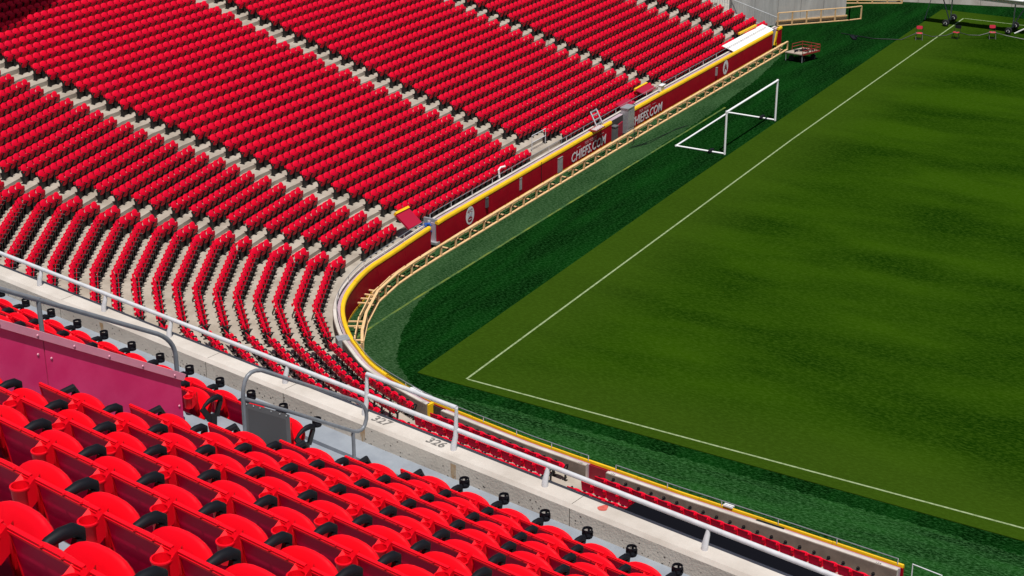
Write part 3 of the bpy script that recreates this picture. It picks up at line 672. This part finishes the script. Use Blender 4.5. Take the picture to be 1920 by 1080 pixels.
# lettering and emblems on the straight run (wall face x about -9)
def wx(Y):
    for (x0, y0), (x1, y1) in zip(WALL, WALL[1:]):
        if y1 <= Y <= y0: return x0 + (x1 - x0) * (Y - y0) / (y1 - y0)
    return -8.9
def facew(Y, z, out=.02): return Vector((wx(Y) + out, Y, z))
XW = Vector((0, 1, 0)); XWA = Vector((-.00875, 1, 0)).normalized(); XWB = Vector((.0065, 1, 0)).normalized()
put_text('lettering', 'CHIEFS.COM', .74, frame(facew(27.35, .26, .03), XWA, ZZ), LETTER, fwall, shear=.18, ext=.003, bold=.010)
put_text('lettering', 'FOR TICKETS', .24, frame(facew(27.6, .86, .03), XWA, ZZ), LETRED, fwall, ext=.003, bold=.004)
for Y in (26.2, 29.0):
    m = MB(); m.box(facew(Y, .93), (.008, .45, .03)); kob('rule', m, LETRED, fwall, False)
put_text('lettering', 'CHIEFS.COM', .74, frame(facew(34.7, .26, .04), XWB, ZZ), LETTER, fwall, shear=.18, ext=.003, bold=.010)
put_text('lettering', 'FOR TICKETS', .24, frame(facew(34.5, .86, .04), XWB, ZZ), LETRED, fwall, ext=.003, bold=.004)
m = MB(); m.box(facew(35.75, .93), (.008, .45, .03)); kob('rule', m, LETRED, fwall, False)
def disc(Y, z, ry, rz, out, n=28): return [facew(Y + cos(2 * pi * k / n) * ry, z + sin(2 * pi * k / n) * rz, out) for k in range(n)]
WD = mat('emblem_white', (.66, .66, .68), .6); ED = mat('emblem_red', (.22, .01, .02), .6); EB = mat('emblem_blue', (.25, .30, .40), .6)
def emblem(Y, kind):
    m = MB(); m.add(disc(Y, .68, .40, .47, .021), [tuple(range(28))]); kob('emblem_disc', m, WD, fwall, False)
    if kind == 1:
        put_text('emblem_marks', 'AFC', .26, frame(facew(Y, .80, .024), XW, ZZ), ED, fwall, bold=.006)
        for z_, w_ in ((.74, .28), (.66, .25), (.985, .2)):
            m = MB(); m.box(facew(Y, z_, .024), (.004, w_ * 1.6, .022)); kob('emblem_marks', m, EB, fwall, False)
        m = MB(); m.add(disc(Y, .47, .22, .15, .0235, 16), [tuple(range(16))]); kob('emblem_marks', m, ED, fwall, False)
        m = MB(); m.box(facew(Y, .475, .027), (.003, .26, .035)); kob('emblem_marks', m, WD, fwall, False)
        for k in range(9):
            a = radians(20 + 140 * k / 8); m = MB(); m.box(facew(Y + cos(a) * .33, .68 + sin(a) * .39, .024), (.004, .045, .03)); kob('emblem_marks', m, EB, fwall, False)
    else:
        put_text('emblem_marks', 'A', .62, frame(facew(Y, .47, .024), XW, ZZ), ED, fwall, bold=.035)
        for k in range(6):
            s = -1 if k < 3 else 1; m = MB(); m.box(facew(Y + s * .17, .52 + (k % 3) * .13, .024), (.004, .05, .05)); kob('emblem_marks', m, ED, fwall, False)
emblem(14.6, 1); emblem(46.1, 2)
def wallbox(name, Y, z, dy, dz, m_, lab, cat, d=.09):
    m = MB(); m.box(facew(Y, z, .012 + d / 2), (d, dy, dz)); m.box(facew(Y, z + dz / 2 + .012, .012 + d / 2), (d + .03, dy + .03, .02)); o = ob(name, m, m_); tag(o, lab, cat); return o
wallbox('junction_box', 16.2, .85, .2, .5, mat('dark_grey_metal', (.09, .09, .1), .5), 'small dark grey box on the maroon wall right of the white emblem', 'box')
wallbox('access_plate', 19.7, .75, .22, .62, GALV, 'tall pale grey plate on the maroon wall between emblem and seam', 'plate', .03)
wallbox('wall_door', 24.0, .55, .5, .8, GALV, 'grey metal door frame plate on the maroon wall beside the white lettering', 'plate', .05)
wallbox('junction_box', 44.6, .75, .16, .5, GALV, 'white box on the maroon wall beside the far emblem', 'box')
m = MB()
for k in range(7): m.tube([facew(21.9 + .02 * (k % 2), .2 + .16 * k, .03), facew(21.9 + .02 * ((k + 1) % 2), .2 + .16 * (k + 1), .03)], .02, 5)
o = ob('wall_cable', m, BLK); tag(o, 'black cable hanging down a seam of the maroon wall', 'cable')

# open bay with control boxes (Y 30.2 .. 32.9)
m = MB(); m.box((wx(31.5) + .45 - .62, 31.55, .62), (.04, 2.7, 1.2)); o = ob('bay_back_wall', m, mat('dark_recess', (.05, .045, .045), .9)); tag(o, 'dark back wall of the open bay in the field wall', 'wall')
m = MB(); m.box((wx(32.4) - .05, 32.35, .85), (.5, .8, 1.5)); m.box((wx(32.4) - .05, 32.35, 1.62), (.56, .88, .04)); m.box((wx(32.4) + .205, 32.35, .95), (.012, .62, 1.05)); o = ob('electrical_cabinet', m, GALV); tag(o, 'tall grey electrical cabinet in the gap of the field wall', 'cabinet')
m = MB(); m.box((wx(31.4) - .02, 31.35, .5), (.06, .8, .8), Matrix.Rotation(radians(8), 3, 'Z')); o = ob('maroon_board', m, mat('maroon_board', (.32, .01, .04), .5)); tag(o, 'bright maroon board leaning in the open wall bay beside the cabinet', 'board')
m = MB(); m.box((wx(30.6) + .02, 30.6, .45), (.25, .35, .9)); m.box((wx(30.6) + .02, 30.6, .93), (.3, .4, .05)); o = ob('grey_post_box', m, GREYBOX); tag(o, 'short grey post box at the left end of the open wall bay', 'box')
m = MB()
for k in range(3): m.tube([(-8.55 + .05 * k, 30.9 + .1 * k, .62 - .02 * k), (-8.2, 31.2 + .12 * k, .75), (-7.95 + .03 * k, 31.0 - .1 * k, .35), (-7.75, 30.2 - .2 * k, .03), (-7.4 + .1 * k, 31.2, .025), (-7.0, 34.2 + .2 * k, .025), (-6.7, 35.5, .025)][:5 if k % 2 else 7], .011, 5)
o = ob('cable_bundle', m, BLK); smooth_by_angle(o.data); tag(o, 'black cables spilling from the wall bay over the lumber guard onto turf', 'cable')

# loose gear stored on and behind the wall
def panel3(name, c, x, y, dims, m_, lab, cat, mat2=None):
    z = Vector(x).normalized().cross(Vector(y).normalized()); X = Vector(x).normalized(); Y_ = z.cross(X)
    M_ = Matrix((X, Y_, z)).transposed(); m = MB(); m.box(c, dims, M_)
    if mat2 is not None: m.mi = 1; m.box(Vector(c) + Y_ * (dims[1] / 2 + .05) + z * .03, (dims[0] + .02, .12, dims[2] + .08), M_)
    o = ob(name, m, [m_, mat2] if mat2 is not None else m_); tag(o, lab, cat); return o
GATEM = mat('gate_pad_maroon', (.36, .008, .035), .4)
panel3('hinged_wall_section', (-9.85, 10.55, 1.62), (.05, 1, 0), (-.75, 0, .55), (1.05, .95, .1), GATEM, 'maroon padded gate with yellow cap tipped back over the seats', 'gate', YEL)
m = MB(); rr = random.Random(5)
for k in range(26):
    a = Vector((-9.15 - rr.random() * .5, 11.0 + rr.random() * .55, .75 + rr.random() * .5)); d = Vector((rr.uniform(-1, 1), rr.uniform(-1, 1), rr.uniform(-.4, .4))) * .22; m.tube([a - d, a + Vector((0, 0, .05)), a + d], .025, 5)
o = ob('blue_hose_heap', m, BLUE); smooth_by_angle(o.data); tag(o, 'heap of blue hose in the gap of the field wall', 'hose')
m = MB(); m.box((-9.3, 11.62, .75), (.75, .1, 1.35)); m.box((-9.1, 11.5, .25), (.6, .3, .12)); o = ob('gap_end_post', m, GALV); tag(o, 'pale grey end plate of the wall gap beside the blue hose', 'post')
panel3('folded_board', (-9.75, 33.2, 1.5), (0, 1, 0), (-1, 0, .25), (1.5, .62, .05), GATEM, 'faded maroon board lying over front seats, nearer the cabinet', 'board')
panel3('folded_board', (-9.95, 36.3, 1.55), (0, 1, 0), (-1, 0, .25), (1.6, .62, .05), GATEM, 'faded maroon board over front seats, right of the lettering', 'board', YEL)
m = MB()
for (a, b) in (((-9.2, 28.6, 1.4), (-10.0, 29.3, 1.95)), ((-9.2, 29.3, 1.4), (-10.0, 30.0, 1.95))): m.bar(a, b, .06, .1)
for f in (.1, .4, .7, .95): m.bar((-9.2 - .8 * f, 28.6 + .7 * f, 1.42 + .55 * f), (-9.2 - .8 * f, 29.3 + .7 * f, 1.42 + .55 * f), .08, .06)
o = ob('bracket_frame', m, GALV); tag(o, 'grey ladder-like metal bracket leaning on the wall cap above lettering', 'frame')
m = MB(); m.box((-9.05, 28.3, 1.42), (.5, 1.1, .06)); m.mi = 1
for k in range(5): m.box((-8.99, 27.9 + .2 * k, 1.47), (.34, .07, .04))
o = ob('equipment_tray', m, [RUST, WHITEP]); tag(o, 'maroon tray with pale slots lying across the yellow wall cap', 'tray')
m = MB(); sweep(m, sub(WALL, syw(54.3), syw(47.6)), [(.12, 1.36), (.3, 1.44), (.95, 1.62), (1.0, 1.60), (.3, 1.405), (.12, 1.33)]); o = ob('white_tarp', m, WHITEG); tag(o, 'long white tarp laid over the far end of the field wall', 'tarp')
m = MB(); m.bar((-10.1, 50.6, 1.75), (-9.95, 53.1, 1.8), .16, .12); o = ob('loose_cap_pad', m, YEL); tag(o, 'loose yellow cap pad lying behind the white tarp', 'pad')
m = MB(); m.box((-9.3, 54.4, .7), (.1, .8, 1.2)); m.mi = 1; m.bar((-8.95, 54.2, .3), (-8.95, 54.55, 1.2), .08, .2); m.bar((-8.95, 54.55, .3), (-8.95, 54.2, .5), .08, .12)
o = ob('far_wall_gate', m, [GALV, YEL]); tag(o, 'grey gate with yellow bars in the far gap of the wall', 'gate')
m = MB(); m.tube([(-9.6, 18.6, 1.3), (-9.65, 18.6, 1.75), (-9.62, 18.75, 1.85), (-9.5, 19.0, 1.85)], .05, 8); o = ob('white_bent_pipe', m, WHITEP); smooth_by_angle(o.data); tag(o, 'bent white pipe end on the wall top rail', 'pipe')
m = MB(); m.box((-9.35, 37.2, 1.5), (.2, .45, .35)); m.box((-9.3, 37.2, 1.69), (.26, .5, .03)); o = ob('white_box', m, WHITEP); tag(o, 'small white box standing on the field wall above the far lettering', 'box')
q = sub(WALL, s_at_x(.05), s_at_x(.6)); m = MB(); sweep(m, q, [(-.06, 1.30), (-.06, 1.38), (.16, 1.4), (.16, 1.30)]); o = ob('white_cover', m, WHITEP); tag(o, 'white plastic cover on the wall cap near the pitch corner', 'cover')
q = sub(WALL, s_at_x(13.9), s_at_x(14.25)); m = MB(); sweep(m, q, [(-.05, 1.30), (-.05, 1.35), (.1, 1.36), (.1, 1.30)]); o = ob('white_cover', m, WHITEP); tag(o, 'small white cover on the near wall cap right of the maroon gate', 'cover')
# gates in the near wall openings
m = MB(); sweep(m, sub(WALL, s_at_x(8.62), s_at_x(9.53)), [(.18, .3), (.18, 1.22), (.24, 1.22), (.24, .3)]); o = ob('maroon_gate', m, mat('gate_maroon', (.22, .004, .018), .5)); tag(o, 'plain maroon gate closing the opening in the near field wall', 'gate')
m = MB(); sweep(m, sub(WALL, s_at_x(1.33), s_at_x(2.07)), [(.18, .3), (.18, 1.2), (.22, 1.2), (.22, .3)]); m.mi = 1; sweep(m, sub(WALL, s_at_x(1.3), s_at_x(1.42)), [(.17, .3), (.17, 1.3), (.46, 1.3), (.46, .3)]); o = ob('dark_gate', m, [mat('dark_gate', (.03, .025, .025), .6), YEL]); tag(o, 'dark gate with yellow jamb in the near field wall', 'gate')
m = MB(); sweep(m, sub(WALL, s_at_x(15.2), s_at_x(16.2)), [(.16, 1.2), (.16, 1.27), (.36, 1.28), (.36, 1.2)]); o = ob('black_hatch', m, BLK); tag(o, 'black hatch strip beside the yellow cap of the near wall', 'hatch')
# pipe barrier at the right end of the near wall
for (x, y, w_, lab) in ((20.55, -6.3, 1.0, 'grey pipe barrier standing at the end of the near field wall'), (22.0, -7.25, .9, 'grey pipe barrier at the bottom edge, right of the wall end')):
    m = MB(); d = Vector((.985, -.17, 0)); a = Vector((x, y, 0)); m.tube([a, a + Vector((0, 0, 1.35)), a + d * w_ + Vector((0, 0, 1.35)), a + d * w_], .022, 8); m.tube([a + Vector((0, 0, .8)), a + d * w_ + Vector((0, 0, .8))], .016, 8); o = ob('pipe_barrier', m, PIPE); smooth_by_angle(o.data); tag(o, lab, 'barrier', 'pipe barriers')
# section numbers on the near coping
for x, tx in ((1.1, '127'), (8.4, '126'), (9.75, '125'), (19.6, '124')):
    q = sub(WALL, s_at_x(x), s_at_x(x) + .3); d = Vector((q[1][0] - q[0][0], q[1][1] - q[0][1], 0)).normalized(); nn = Vector((d.y, -d.x, 0))
    put_text('section_number', tx, .13, frame(Vector((q[0][0], q[0][1], 1.3025)) + nn * .455, d, -nn), INK, fwall, bold=.003)

# ---------------------------------------------------------------- lumber guard along the wall
lg = empty('lumber_guard', (-8.2, 25, 0)); tag(lg, 'long low guard of new two-by-four lumber in front of the field wall', 'guard rail')
GL = [(-8.15, 54.6), (-8.28, 34), (-8.2, 20), (-8.12, 10), (-8.0, 7.0), (-7.55, 4.6), (-6.6, 2.35), (-5.65, .7), (-5.05, -.15)]
LG = arclen(GL); posts = []
s = 0
while s < LG[5]: posts.append(s); s += 1.33
posts = [p for p in posts if p < LG[5] - .5] + [LG[5], LG[6], LG[7], LG[8]]
def gpnt(s, o=0, z=0):
    q = sub(GL, s, LG[-1])
    if len(q) < 2 or hypot(q[0][0] - q[1][0], q[0][1] - q[1][1]) < 1e-6: q = [GL[-2], GL[-1]]; b = q[1]
    else: b = q[0]
    d = Vector((q[1][0] - q[0][0], q[1][1] - q[0][1])).normalized(); return Vector((b[0] + d.y * o, b[1] - d.x * o, z))
pm = MB().box((0, 0, .29), (.07, .11, .5)).mesh('post', WOOD)
for i, s in enumerate(posts):
    a = gpnt(s); o = obm('post', pm); o.location = a; q = gpnt(max(0, s - .05)); o.rotation_euler = (0, 0, random.uniform(-.05, .05)); keep(o, lg)
    if i + 1 < len(posts):
        b = gpnt(posts[i + 1])
        m = MB(); m.bar(a + ZZ * .575, b + ZZ * .575, .12, .06); kob('top_rail', m, WOOD, lg, False)
        m = MB(); m.bar(a + ZZ * .025, b + ZZ * .03, .12, .055); kob('bottom_plate', m, WOOD, lg, False)
        f = random.uniform(.0, .1); g0 = gpnt(s + .06, .32); g1 = gpnt(posts[i + 1] - .04, .30)
        if i % 9 not in (5,):
            m = MB(); m.bar(g0 + ZZ * .33, g1 + ZZ * .33, .05, .2); kob('back_board', m, WOOD, lg, False)
        c0 = gpnt(s + .45, .02); c1 = gpnt(s + .45, .5); m = MB(); m.bar(c0 + ZZ * .07, c1 + ZZ * .07, .09, .045); kob('joist', m, WOOD, lg, False)
        if i > len(posts) - 6:
            for e in (.3, .8): c0 = gpnt(s + e, .0); c1 = gpnt(s + e, .75); m = MB(); m.bar(c0 + ZZ * .3, c1 + ZZ * .3, .09, .045); kob('joist', m, WOOD, lg, False)
# orange safety cones behind the guard end
for k, (x, y) in enumerate(((-5.35, -.25), (-5.0, -.55), (-4.8, -.75))):
    m = MB(); m.lathe([(.14, 0), (.14, .03), (.09, .03), (.03, .42), (0, .42)], 10, (x, y, 0)); m.mi = 1; m.lathe([(.071, .17), (.053, .28)], 10, (x, y, .0)); o = ob('safety_cone', m, [ORANGE, WHITEP]); tag(o, ['orange cone by the lumber guard end, nearest the maroon pads', 'orange cone by the lumber guard end, middle of the three', 'orange cone by the lumber guard end, nearest the camera'][k], 'cone', 'orange cones behind the guard')

# ---------------------------------------------------------------- goal
gl = empty('soccer_goal', (-2.65, 31.64, 0)); tag(gl, 'white portable soccer goal without net parked on the dark turf', 'goal')
BL, DR, AL, CR = Vector((-2.66, 31.66, .05)), Vector((-2.64, 39.02, .05)), Vector((-5.62, 31.56, .05)), Vector((-5.66, 39.0, .05))
for nm, a, b, r in (('post', BL, BL + ZZ * 2.44, .06), ('post', DR, DR + ZZ * 2.44, .06), ('crossbar', BL + ZZ * 2.44, DR + ZZ * 2.44, .06), ('ground_bar', AL, BL, .05), ('ground_bar', CR, DR, .05), ('back_bar', AL, CR, .05)):
    m = MB(); d = (b - a).normalized() * r; m.tube([a - d, b + d], r, 12); kob(nm, m, GOALW, gl)
for k, (a, b) in enumerate(((AL, BL), (CR, DR))):
    f = .72; c = a + (b - a) * f; m = MB(); m.tube([c + Vector((0, -.3, .03)), c + Vector((0, -.1, .07)), c + Vector((0, .1, .07)), c + Vector((0, .3, .03))], [.08, .1, .1, .08], 8); o = ob('sandbag', m, BLKM); smooth_by_angle(o.data); tag(o, ['black sandbag on the near ground bar of the goal', 'black sandbag on the far ground bar of the goal'][k], 'sandbag', 'goal sandbags')

# ---------------------------------------------------------------- cart
ct = empty('flat_cart', (-6.9, 54.4, 0)); tag(ct, 'red railed flatbed cart standing beside the end of the lumber guard', 'cart')
o0 = Vector((-7.24, 51.86, .62)); cx_, cy_ = Vector((.995, -.09, 0)), Vector((.33, .944, 0))
def cp(a, b, z=0): return o0 + cx_ * a + cy_ * b + ZZ * z
m = MB(); m.add([cp(a, b, z) for z in (-.06, 0) for a, b in ((0, 0), (1.3, 0), (1.3, 1.75), (0, 1.75))], [(3, 2, 1, 0), (4, 5, 6, 7), (0, 1, 5, 4), (1, 2, 6, 5), (2, 3, 7, 6), (3, 0, 4, 7)]); kob('bed', m, PLY, ct, False)
for a, b in (((1.3, 0), (1.3, 1.75)), ((1.3, 1.75), (0, 1.75))):
    m = MB(); m.bar(cp(*a, -.03), cp(*b, -.03), .05, .1); kob('frame_bar', m, RUST, ct, False)
for z in (.22, .42):
    for a, b in (((1.3, 0), (1.3, 1.75)), ((1.3, 1.75), (0, 1.75)), ((0, 1.75), (0, .7))): m = MB(); m.tube([cp(*a, z), cp(*b, z)], .022, 6); kob('side_rail', m, RUST, ct)
for a, b in ((1.3, 0), (1.3, .45), (1.3, .9), (1.3, 1.3), (1.3, 1.75), (.65, 1.75), (0, 1.75), (0, .7)): m = MB(); m.tube([cp(a, b, 0), cp(a, b, .44)], .022, 6); kob('stake', m, RUST, ct)
for a, b in ((.25, .35), (1.05, .35), (1.05, 1.45), (.25, 1.45)): m = MB(); m.lathe([(.0, -.05), (.19, -.05), (.19, .05), (0, .05)], 14, cp(a, b, -.43), Matrix.Rotation(radians(90), 3, 'X')); kob('wheel', m, RUBBER, ct)
for a, b in ((.05, .05), (1.25, .05)): m = MB(); m.bar(cp(a, b, -.05), cp(a, b, -.58), .04, .04); kob('leg', m, GALV, ct, False)
m = MB(); rr = random.Random(11)
for k in range(14): a = cp(rr.uniform(.4, .95), rr.uniform(.4, 1.3), .05); d = Vector((rr.uniform(-.3, .3), rr.uniform(-.3, .3), 0)); m.tube([a - d, a + ZZ * .06, a + d], .035, 5)
o = ob('hose_pile', m, BLKM); tag(o, 'black hoses piled on the flatbed cart', 'hose')
m = MB(); m.box((-5.3, 59.8, .06), (.25, .9, .08), Matrix.Rotation(.6, 3, 'Z')); m.box((-5.1, 59.9, .12), (.1, .3, .08)); o = ob('black_tool', m, BLKM); tag(o, 'small black tool lying on the dark turf beyond the cart', 'tool')

# ---------------------------------------------------------------- folding chairs with a cable slung across
def folding_chair(x, y, rz, lab, backc):
    r = empty('folding_chair', (x, y, .03), rz); tag(r, lab, 'folding chair', 'folding chairs on the pitch')
    FR = mat('folding_chair_red', (.50, .02, .05), .45) if 'folding_chair_red' not in bpy.data.materials else bpy.data.materials['folding_chair_red']
    m = MB(); m.plate(.42, .40, 4, 16, [(0, .01), (.95, .012), (1, 0), (0, -.012)], Matrix.Identity(3), (0, 0, .46)); obm('seat', m.mesh('seat', FR), r)
    m = MB(); m.plate(.44, .24, 3.5, 16, [(0, .012), (.95, .01), (1, 0), (0, -.012)], lean(radians(12)), (0, -.24, .80)); obm('backrest', m.mesh('backrest', backc or FR), r)
    for s in (-1, 1):
        m = MB(); m.tube([(s * .22, .26, 0), (s * .22, -.12, .5), (s * .22, -.27, .92)], .016, 6); obm('leg', m.mesh('leg', BLK), r)
        m = MB(); m.tube([(s * .20, -.28, 0), (s * .20, .16, .46)], .016, 6); obm('leg', m.mesh('leg', BLK), r)
    m = MB(); m.tube([(-.2, -.22, .06), (.2, -.22, .06)], .012, 6); m.tube([(-.22, .2, .08), (.22, .2, .08)], .012, 6); obm('brace', m.mesh('brace', BLK), r)
folding_chair(-1.2, 61.75, radians(200), 'red folding chair left of the touchline, leftmost of the three', None)
folding_chair(.95, 63.3, radians(170), 'folding chair with black back, middle of the three on the pitch', BLKM)
folding_chair(3.15, 64.6, radians(205), 'red folding chair rightmost of the three, near the rig wheel', None)
m = MB(); cp_ = [(-6.5, 60.6, .05), (-4, 60.3, .05), (-2.2, 61.0, .06), (-1.35, 61.75, .5), (-.4, 62.2, .24), (.4, 62.8, .3), (.95, 63.3, .53), (1.7, 63.7, .3), (2.4, 64.1, .28), (3.15, 64.6, .52), (4.0, 64.9, .3), (5.5, 65.2, .1), (8, 66, .06), (14, 68, .06)]
cc_ = []
for i in range(len(cp_) - 1):
    for k in range(4): f = k / 4; cc_.append(Vector(cp_[i]).lerp(Vector(cp_[i + 1]), f))
m.tube(cc_ + [cp_[-1]], .028, 6); o = ob('slung_cable', m, BLK); smooth_by_angle(o.data); tag(o, 'black cable slung over the three folding chairs across the pitch', 'cable')

# ---------------------------------------------------------------- lighting rig on wheels
rg = empty('grow_light_rig', (1.5, 67.3, 0)); tag(rg, 'wheeled turf lighting rig with long white boom at top right', 'rig')
BZ = 2.05
m = MB(); m.box((7.5, 67.15, BZ + .12), (18, .28, .24)); kob('boom', m, WHITEP, rg, False)
m = MB(); m.box((7.2, 66.95, BZ + .42), (18.6, 1.1, .05)); kob('lamp_tray', m, WHITEP, rg, False)
for k in range(12):
    m = MB(); m.box((-.8 + k * 1.5, 67.5, BZ + .18), (.5, .3, .16)); kob('lamp_housing', m, GALV, rg, False)
for x in (-.72, 3.8):
    sgn = 1
    m = MB(); m.tube([(x + .05, 67.3, .35), (x + .05, 67.3, BZ + .2)], .05, 8); kob('strut', m, GALV, rg)
    m = MB(); m.tube([(x, 67.2, .3), (x + (-.75 if x < 0 else .95), 67.2, BZ + .15)], .045, 8); kob('strut', m, PIPED, rg)
    m = MB(); m.bar((x, 66.2, .28), (x, 68.5, .28), .12, .12); kob('axle_beam', m, BLK, rg, False)
    for y in (66.35, 68.25):
        wme = MB(); wme.lathe([(.12, -.07), (.20, -.09), (.25, -.06), (.25, .06), (.20, .09), (.12, .07)], 18, (x, y, .28), Matrix.Rotation(radians(90), 3, 'X')); wo = kob('tyre', wme, RUBBER, rg)
        m = MB(); m.lathe([(0, -.06), (.13, -.06), (.13, .06), (0, .06)], 14, (x, y, .28), Matrix.Rotation(radians(90), 3, 'X')); kob('rim', m, WHITEP, rg, False)
m = MB(); m.tube([(-2.55, 67.3, .1), (-2.45, 67.3, .6), (-2.1, 67.3, BZ + .2)], [.05, .03, .02], 6); kob('guy_strut', m, PIPED, rg)
m = MB(); m.bar((4.2, 66.5, .12), (4.9, 67.1, .5), .06, .06); kob('tow_bar', m, WHITEP, rg, False)

# ---------------------------------------------------------------- far end walls
fc = empty('far_retaining_wall', (-9.2, 63, 0)); tag(fc, 'weathered grey concrete retaining wall beyond the end of the stand', 'wall')
q0, q1 = Vector((-13.8, 57.8, 0)), Vector((-7.72, 64.8, 0)); d = (q1 - q0) / 5
CONF = mat('weathered_concrete', (.30, .295, .285), .9, col2=(.44, .435, .42), vscale=1.0, stretch=(1.5, 1.5, .35), bump=.2, bscale=20, world=True)
for k in range(5):
    a = q0 + d * k + d.normalized() * .012; b = q0 + d * (k + 1) - d.normalized() * .012; nn = Vector((-d.y, d.x, 0)).normalized()
    m = MB(); m.add([p_ + nn * o_ + ZZ * z for z in (0, 4.2) for p_, o_ in ((a, 0), (b, 0), (b, .4), (a, .4))], [(3, 2, 1, 0), (4, 5, 6, 7), (0, 1, 5, 4), (1, 2, 6, 5), (2, 3, 7, 6), (3, 0, 4, 7)]); kob('concrete_panel', m, CONF, fc, False)
fl = empty('far_lumber_guard', (-9, 63, 0)); tag(fl, 'lumber guard rail at the foot of the far concrete wall', 'guard rail')
g0, g1, g2 = Vector((-11.2, 60.3, 0)), Vector((-7.35, 64.55, 0)), Vector((-6.75, 65.4, 0))
for a, b, n_ in ((g0, g1, 5), (g1, g2, 1)):
    for k in range(n_ + 1):
        p_ = a.lerp(b, k / n_); m = MB(); m.box(p_ + ZZ * .48, (.09, .09, .96)); kob('post', m, WOOD, fl, False)
    for z, w_ in ((.98, .05), (.04, .05)): m = MB(); m.bar(a + ZZ * z, b + ZZ * z, .1, w_); kob('rail', m, WOOD, fl, False)
m = MB(); m.bar(g0 + Vector((-.25, .25, .2)), g1 + Vector((-.25, .25, .2)), .06, .28); kob('board', m, WOOD, fl, False)
fp = empty('far_lumber_deck', (-7.2, 70.5, 0)); tag(fp, 'lumber platform edge with posts behind the far turf', 'platform')
h0, h1 = Vector((-9.6, 69.3, 0)), Vector((-5.7, 71.6, 0))
m = MB(); m.bar(h0 + ZZ * .04, h1 + ZZ * .04, .1, .06); kob('bottom_plate', m, WOOD, fp, False)
m = MB(); m.bar(h0 + Vector((-.2, .4, .3)), h1 + Vector((-.2, .4, .3)), .06, .36); kob('fascia_board', m, WOOD, fp, False)
m = MB(); m.bar(h0 + ZZ * .75, h1 + ZZ * .75, .1, .05); kob('top_rail', m, WOOD, fp, False)
for k in range(5): p_ = h0.lerp(h1, k / 4); m = MB(); m.box(p_ + ZZ * .38, (.09, .09, .7)); kob('post', m, WOOD, fp, False)
wl = empty('far_field_wall', (0, 74, 0)); tag(wl, 'long pale concrete wall across the far side of the pitch', 'wall')
FW = [(-9, 70.8), (-5.6, 72.3), (2.7, 75.1), (40, 84)]
for k in range(22):
    P = sub(FW, k * 2.3 + .01, k * 2.3 + 2.29); m = MB(); sweep(m, P, [(0, 0), (0, 1.3), (-.4, 1.3), (-.4, 0)]); kob('wall_panel', m, COPE, wl, False)
# end stair with picket railing
es = empty('end_stair_railing', (-12, 57.4, 0)); tag(es, 'grey steel picket railing stepping down the end of the stand', 'railing')
def rail_run(a, b, h=1.0, n_=18):
    m = MB(); m.tube([a + ZZ * h, b + ZZ * h], .025, 6); kob('top_rail', m, GALV, es); m = MB(); m.tube([a + ZZ * .1, b + ZZ * .1], .02, 6); kob('bottom_rail', m, GALV, es)
    for k in range(n_ + 1): p_ = a.lerp(b, k / n_); m = MB(); m.tube([p_ + ZZ * .1, p_ + ZZ * h], .011, 5); kob('picket', m, GALV, es)
rail_run(Vector((-16.5, 57.0, 2.1)), Vector((-10.6, 58.6, .05)), 1.05, 34); rail_run(Vector((-19.5, 57.0, 2.4)), Vector((-16.5, 57.0, 2.1)), 1.05, 16); rail_run(Vector((-18.5, 58.4, 2.6)), Vector((-12.8, 60.2, .6)), 1.05, 30)
m = MB()
for k in range(10): m.box((-11.4 - k * .55, 57.3 + .0 * k, .12 + k * .11), (.55, 1.3, .24 + k * .22))
o = ob('end_stair', m, CONC); tag(o, 'concrete stair at the end of the red seating block', 'stairs')

# ---------------------------------------------------------------- small things in the stand
m = MB()
m.tube([(-11.0, 24.4, .95), (-11.0, 24.4, 1.75), (-11.0, 25.9, 1.75), (-11.0, 25.9, .95)], .025, 8); m.tube([(-11.0, 24.4, 1.35), (-11.0, 25.9, 1.35)], .02, 8); o = ob('landing_rail', m, PIPE); smooth_by_angle(o.data); tag(o, 'grey pipe rail at the seat gap behind the white lettering', 'rail')
m = MB(); m.tube([(-9.75, 25.5, .7), (-9.75, 25.5, 1.45), (-9.75, 26.6, 1.45), (-9.75, 26.6, .7)], .02, 8); m.tube([(-9.75, 25.5, 1.1), (-9.75, 26.6, 1.1)], .016, 8); o = ob('landing_rail', m, PIPED); smooth_by_angle(o.data); tag(o, 'low dark pipe rail at the open landing behind the yellow cap', 'rail')
for k, (x, y, z0, z1, lab) in enumerate(((-15.5, 34.0, 2.0, 14, 'thin black cable hanging over the middle seating block'), (-15.2, 45.2, 2.0, 13, 'thin black cable hanging over the far seating block'))):
    m = MB(); m.tube([(x, y, z0), (x + .05, y + .3, (z0 + z1) / 2), (x, y + .5, z1)], .011, 5); o = ob('hanging_cable', m, BLK); tag(o, lab, 'cable', 'hanging cables')
m = MB(); m.box((-31.5, 38.2, 7.3), (.3, .5, .35)); m.box((-31.4, 38.2, 7.6), (.2, .3, .25)); o = ob('blue_bag', m, BLUE); tag(o, 'small blue bag on a seat at the top edge', 'bag')
# upper deck of the far stand: casts the shade at the top left
m = MB(); q = [(-32.7, 8.0), (-34.2, 14), (-37.0, 22), (-41, 40), (-41, 80), (-90, 80), (-90, -40), (-31, -40), (-32, -5)]
m.add([(x, y, z) for z in (19.5, 21) for x, y in q], [tuple(range(len(q))), tuple(range(2 * len(q) - 1, len(q) - 1, -1))] + [(i, i + len(q), (i + 1) % len(q) + len(q), (i + 1) % len(q)) for i in range(len(q))])
o = ob('far_upper_deck', m, CONW); tag(o, kind='structure')
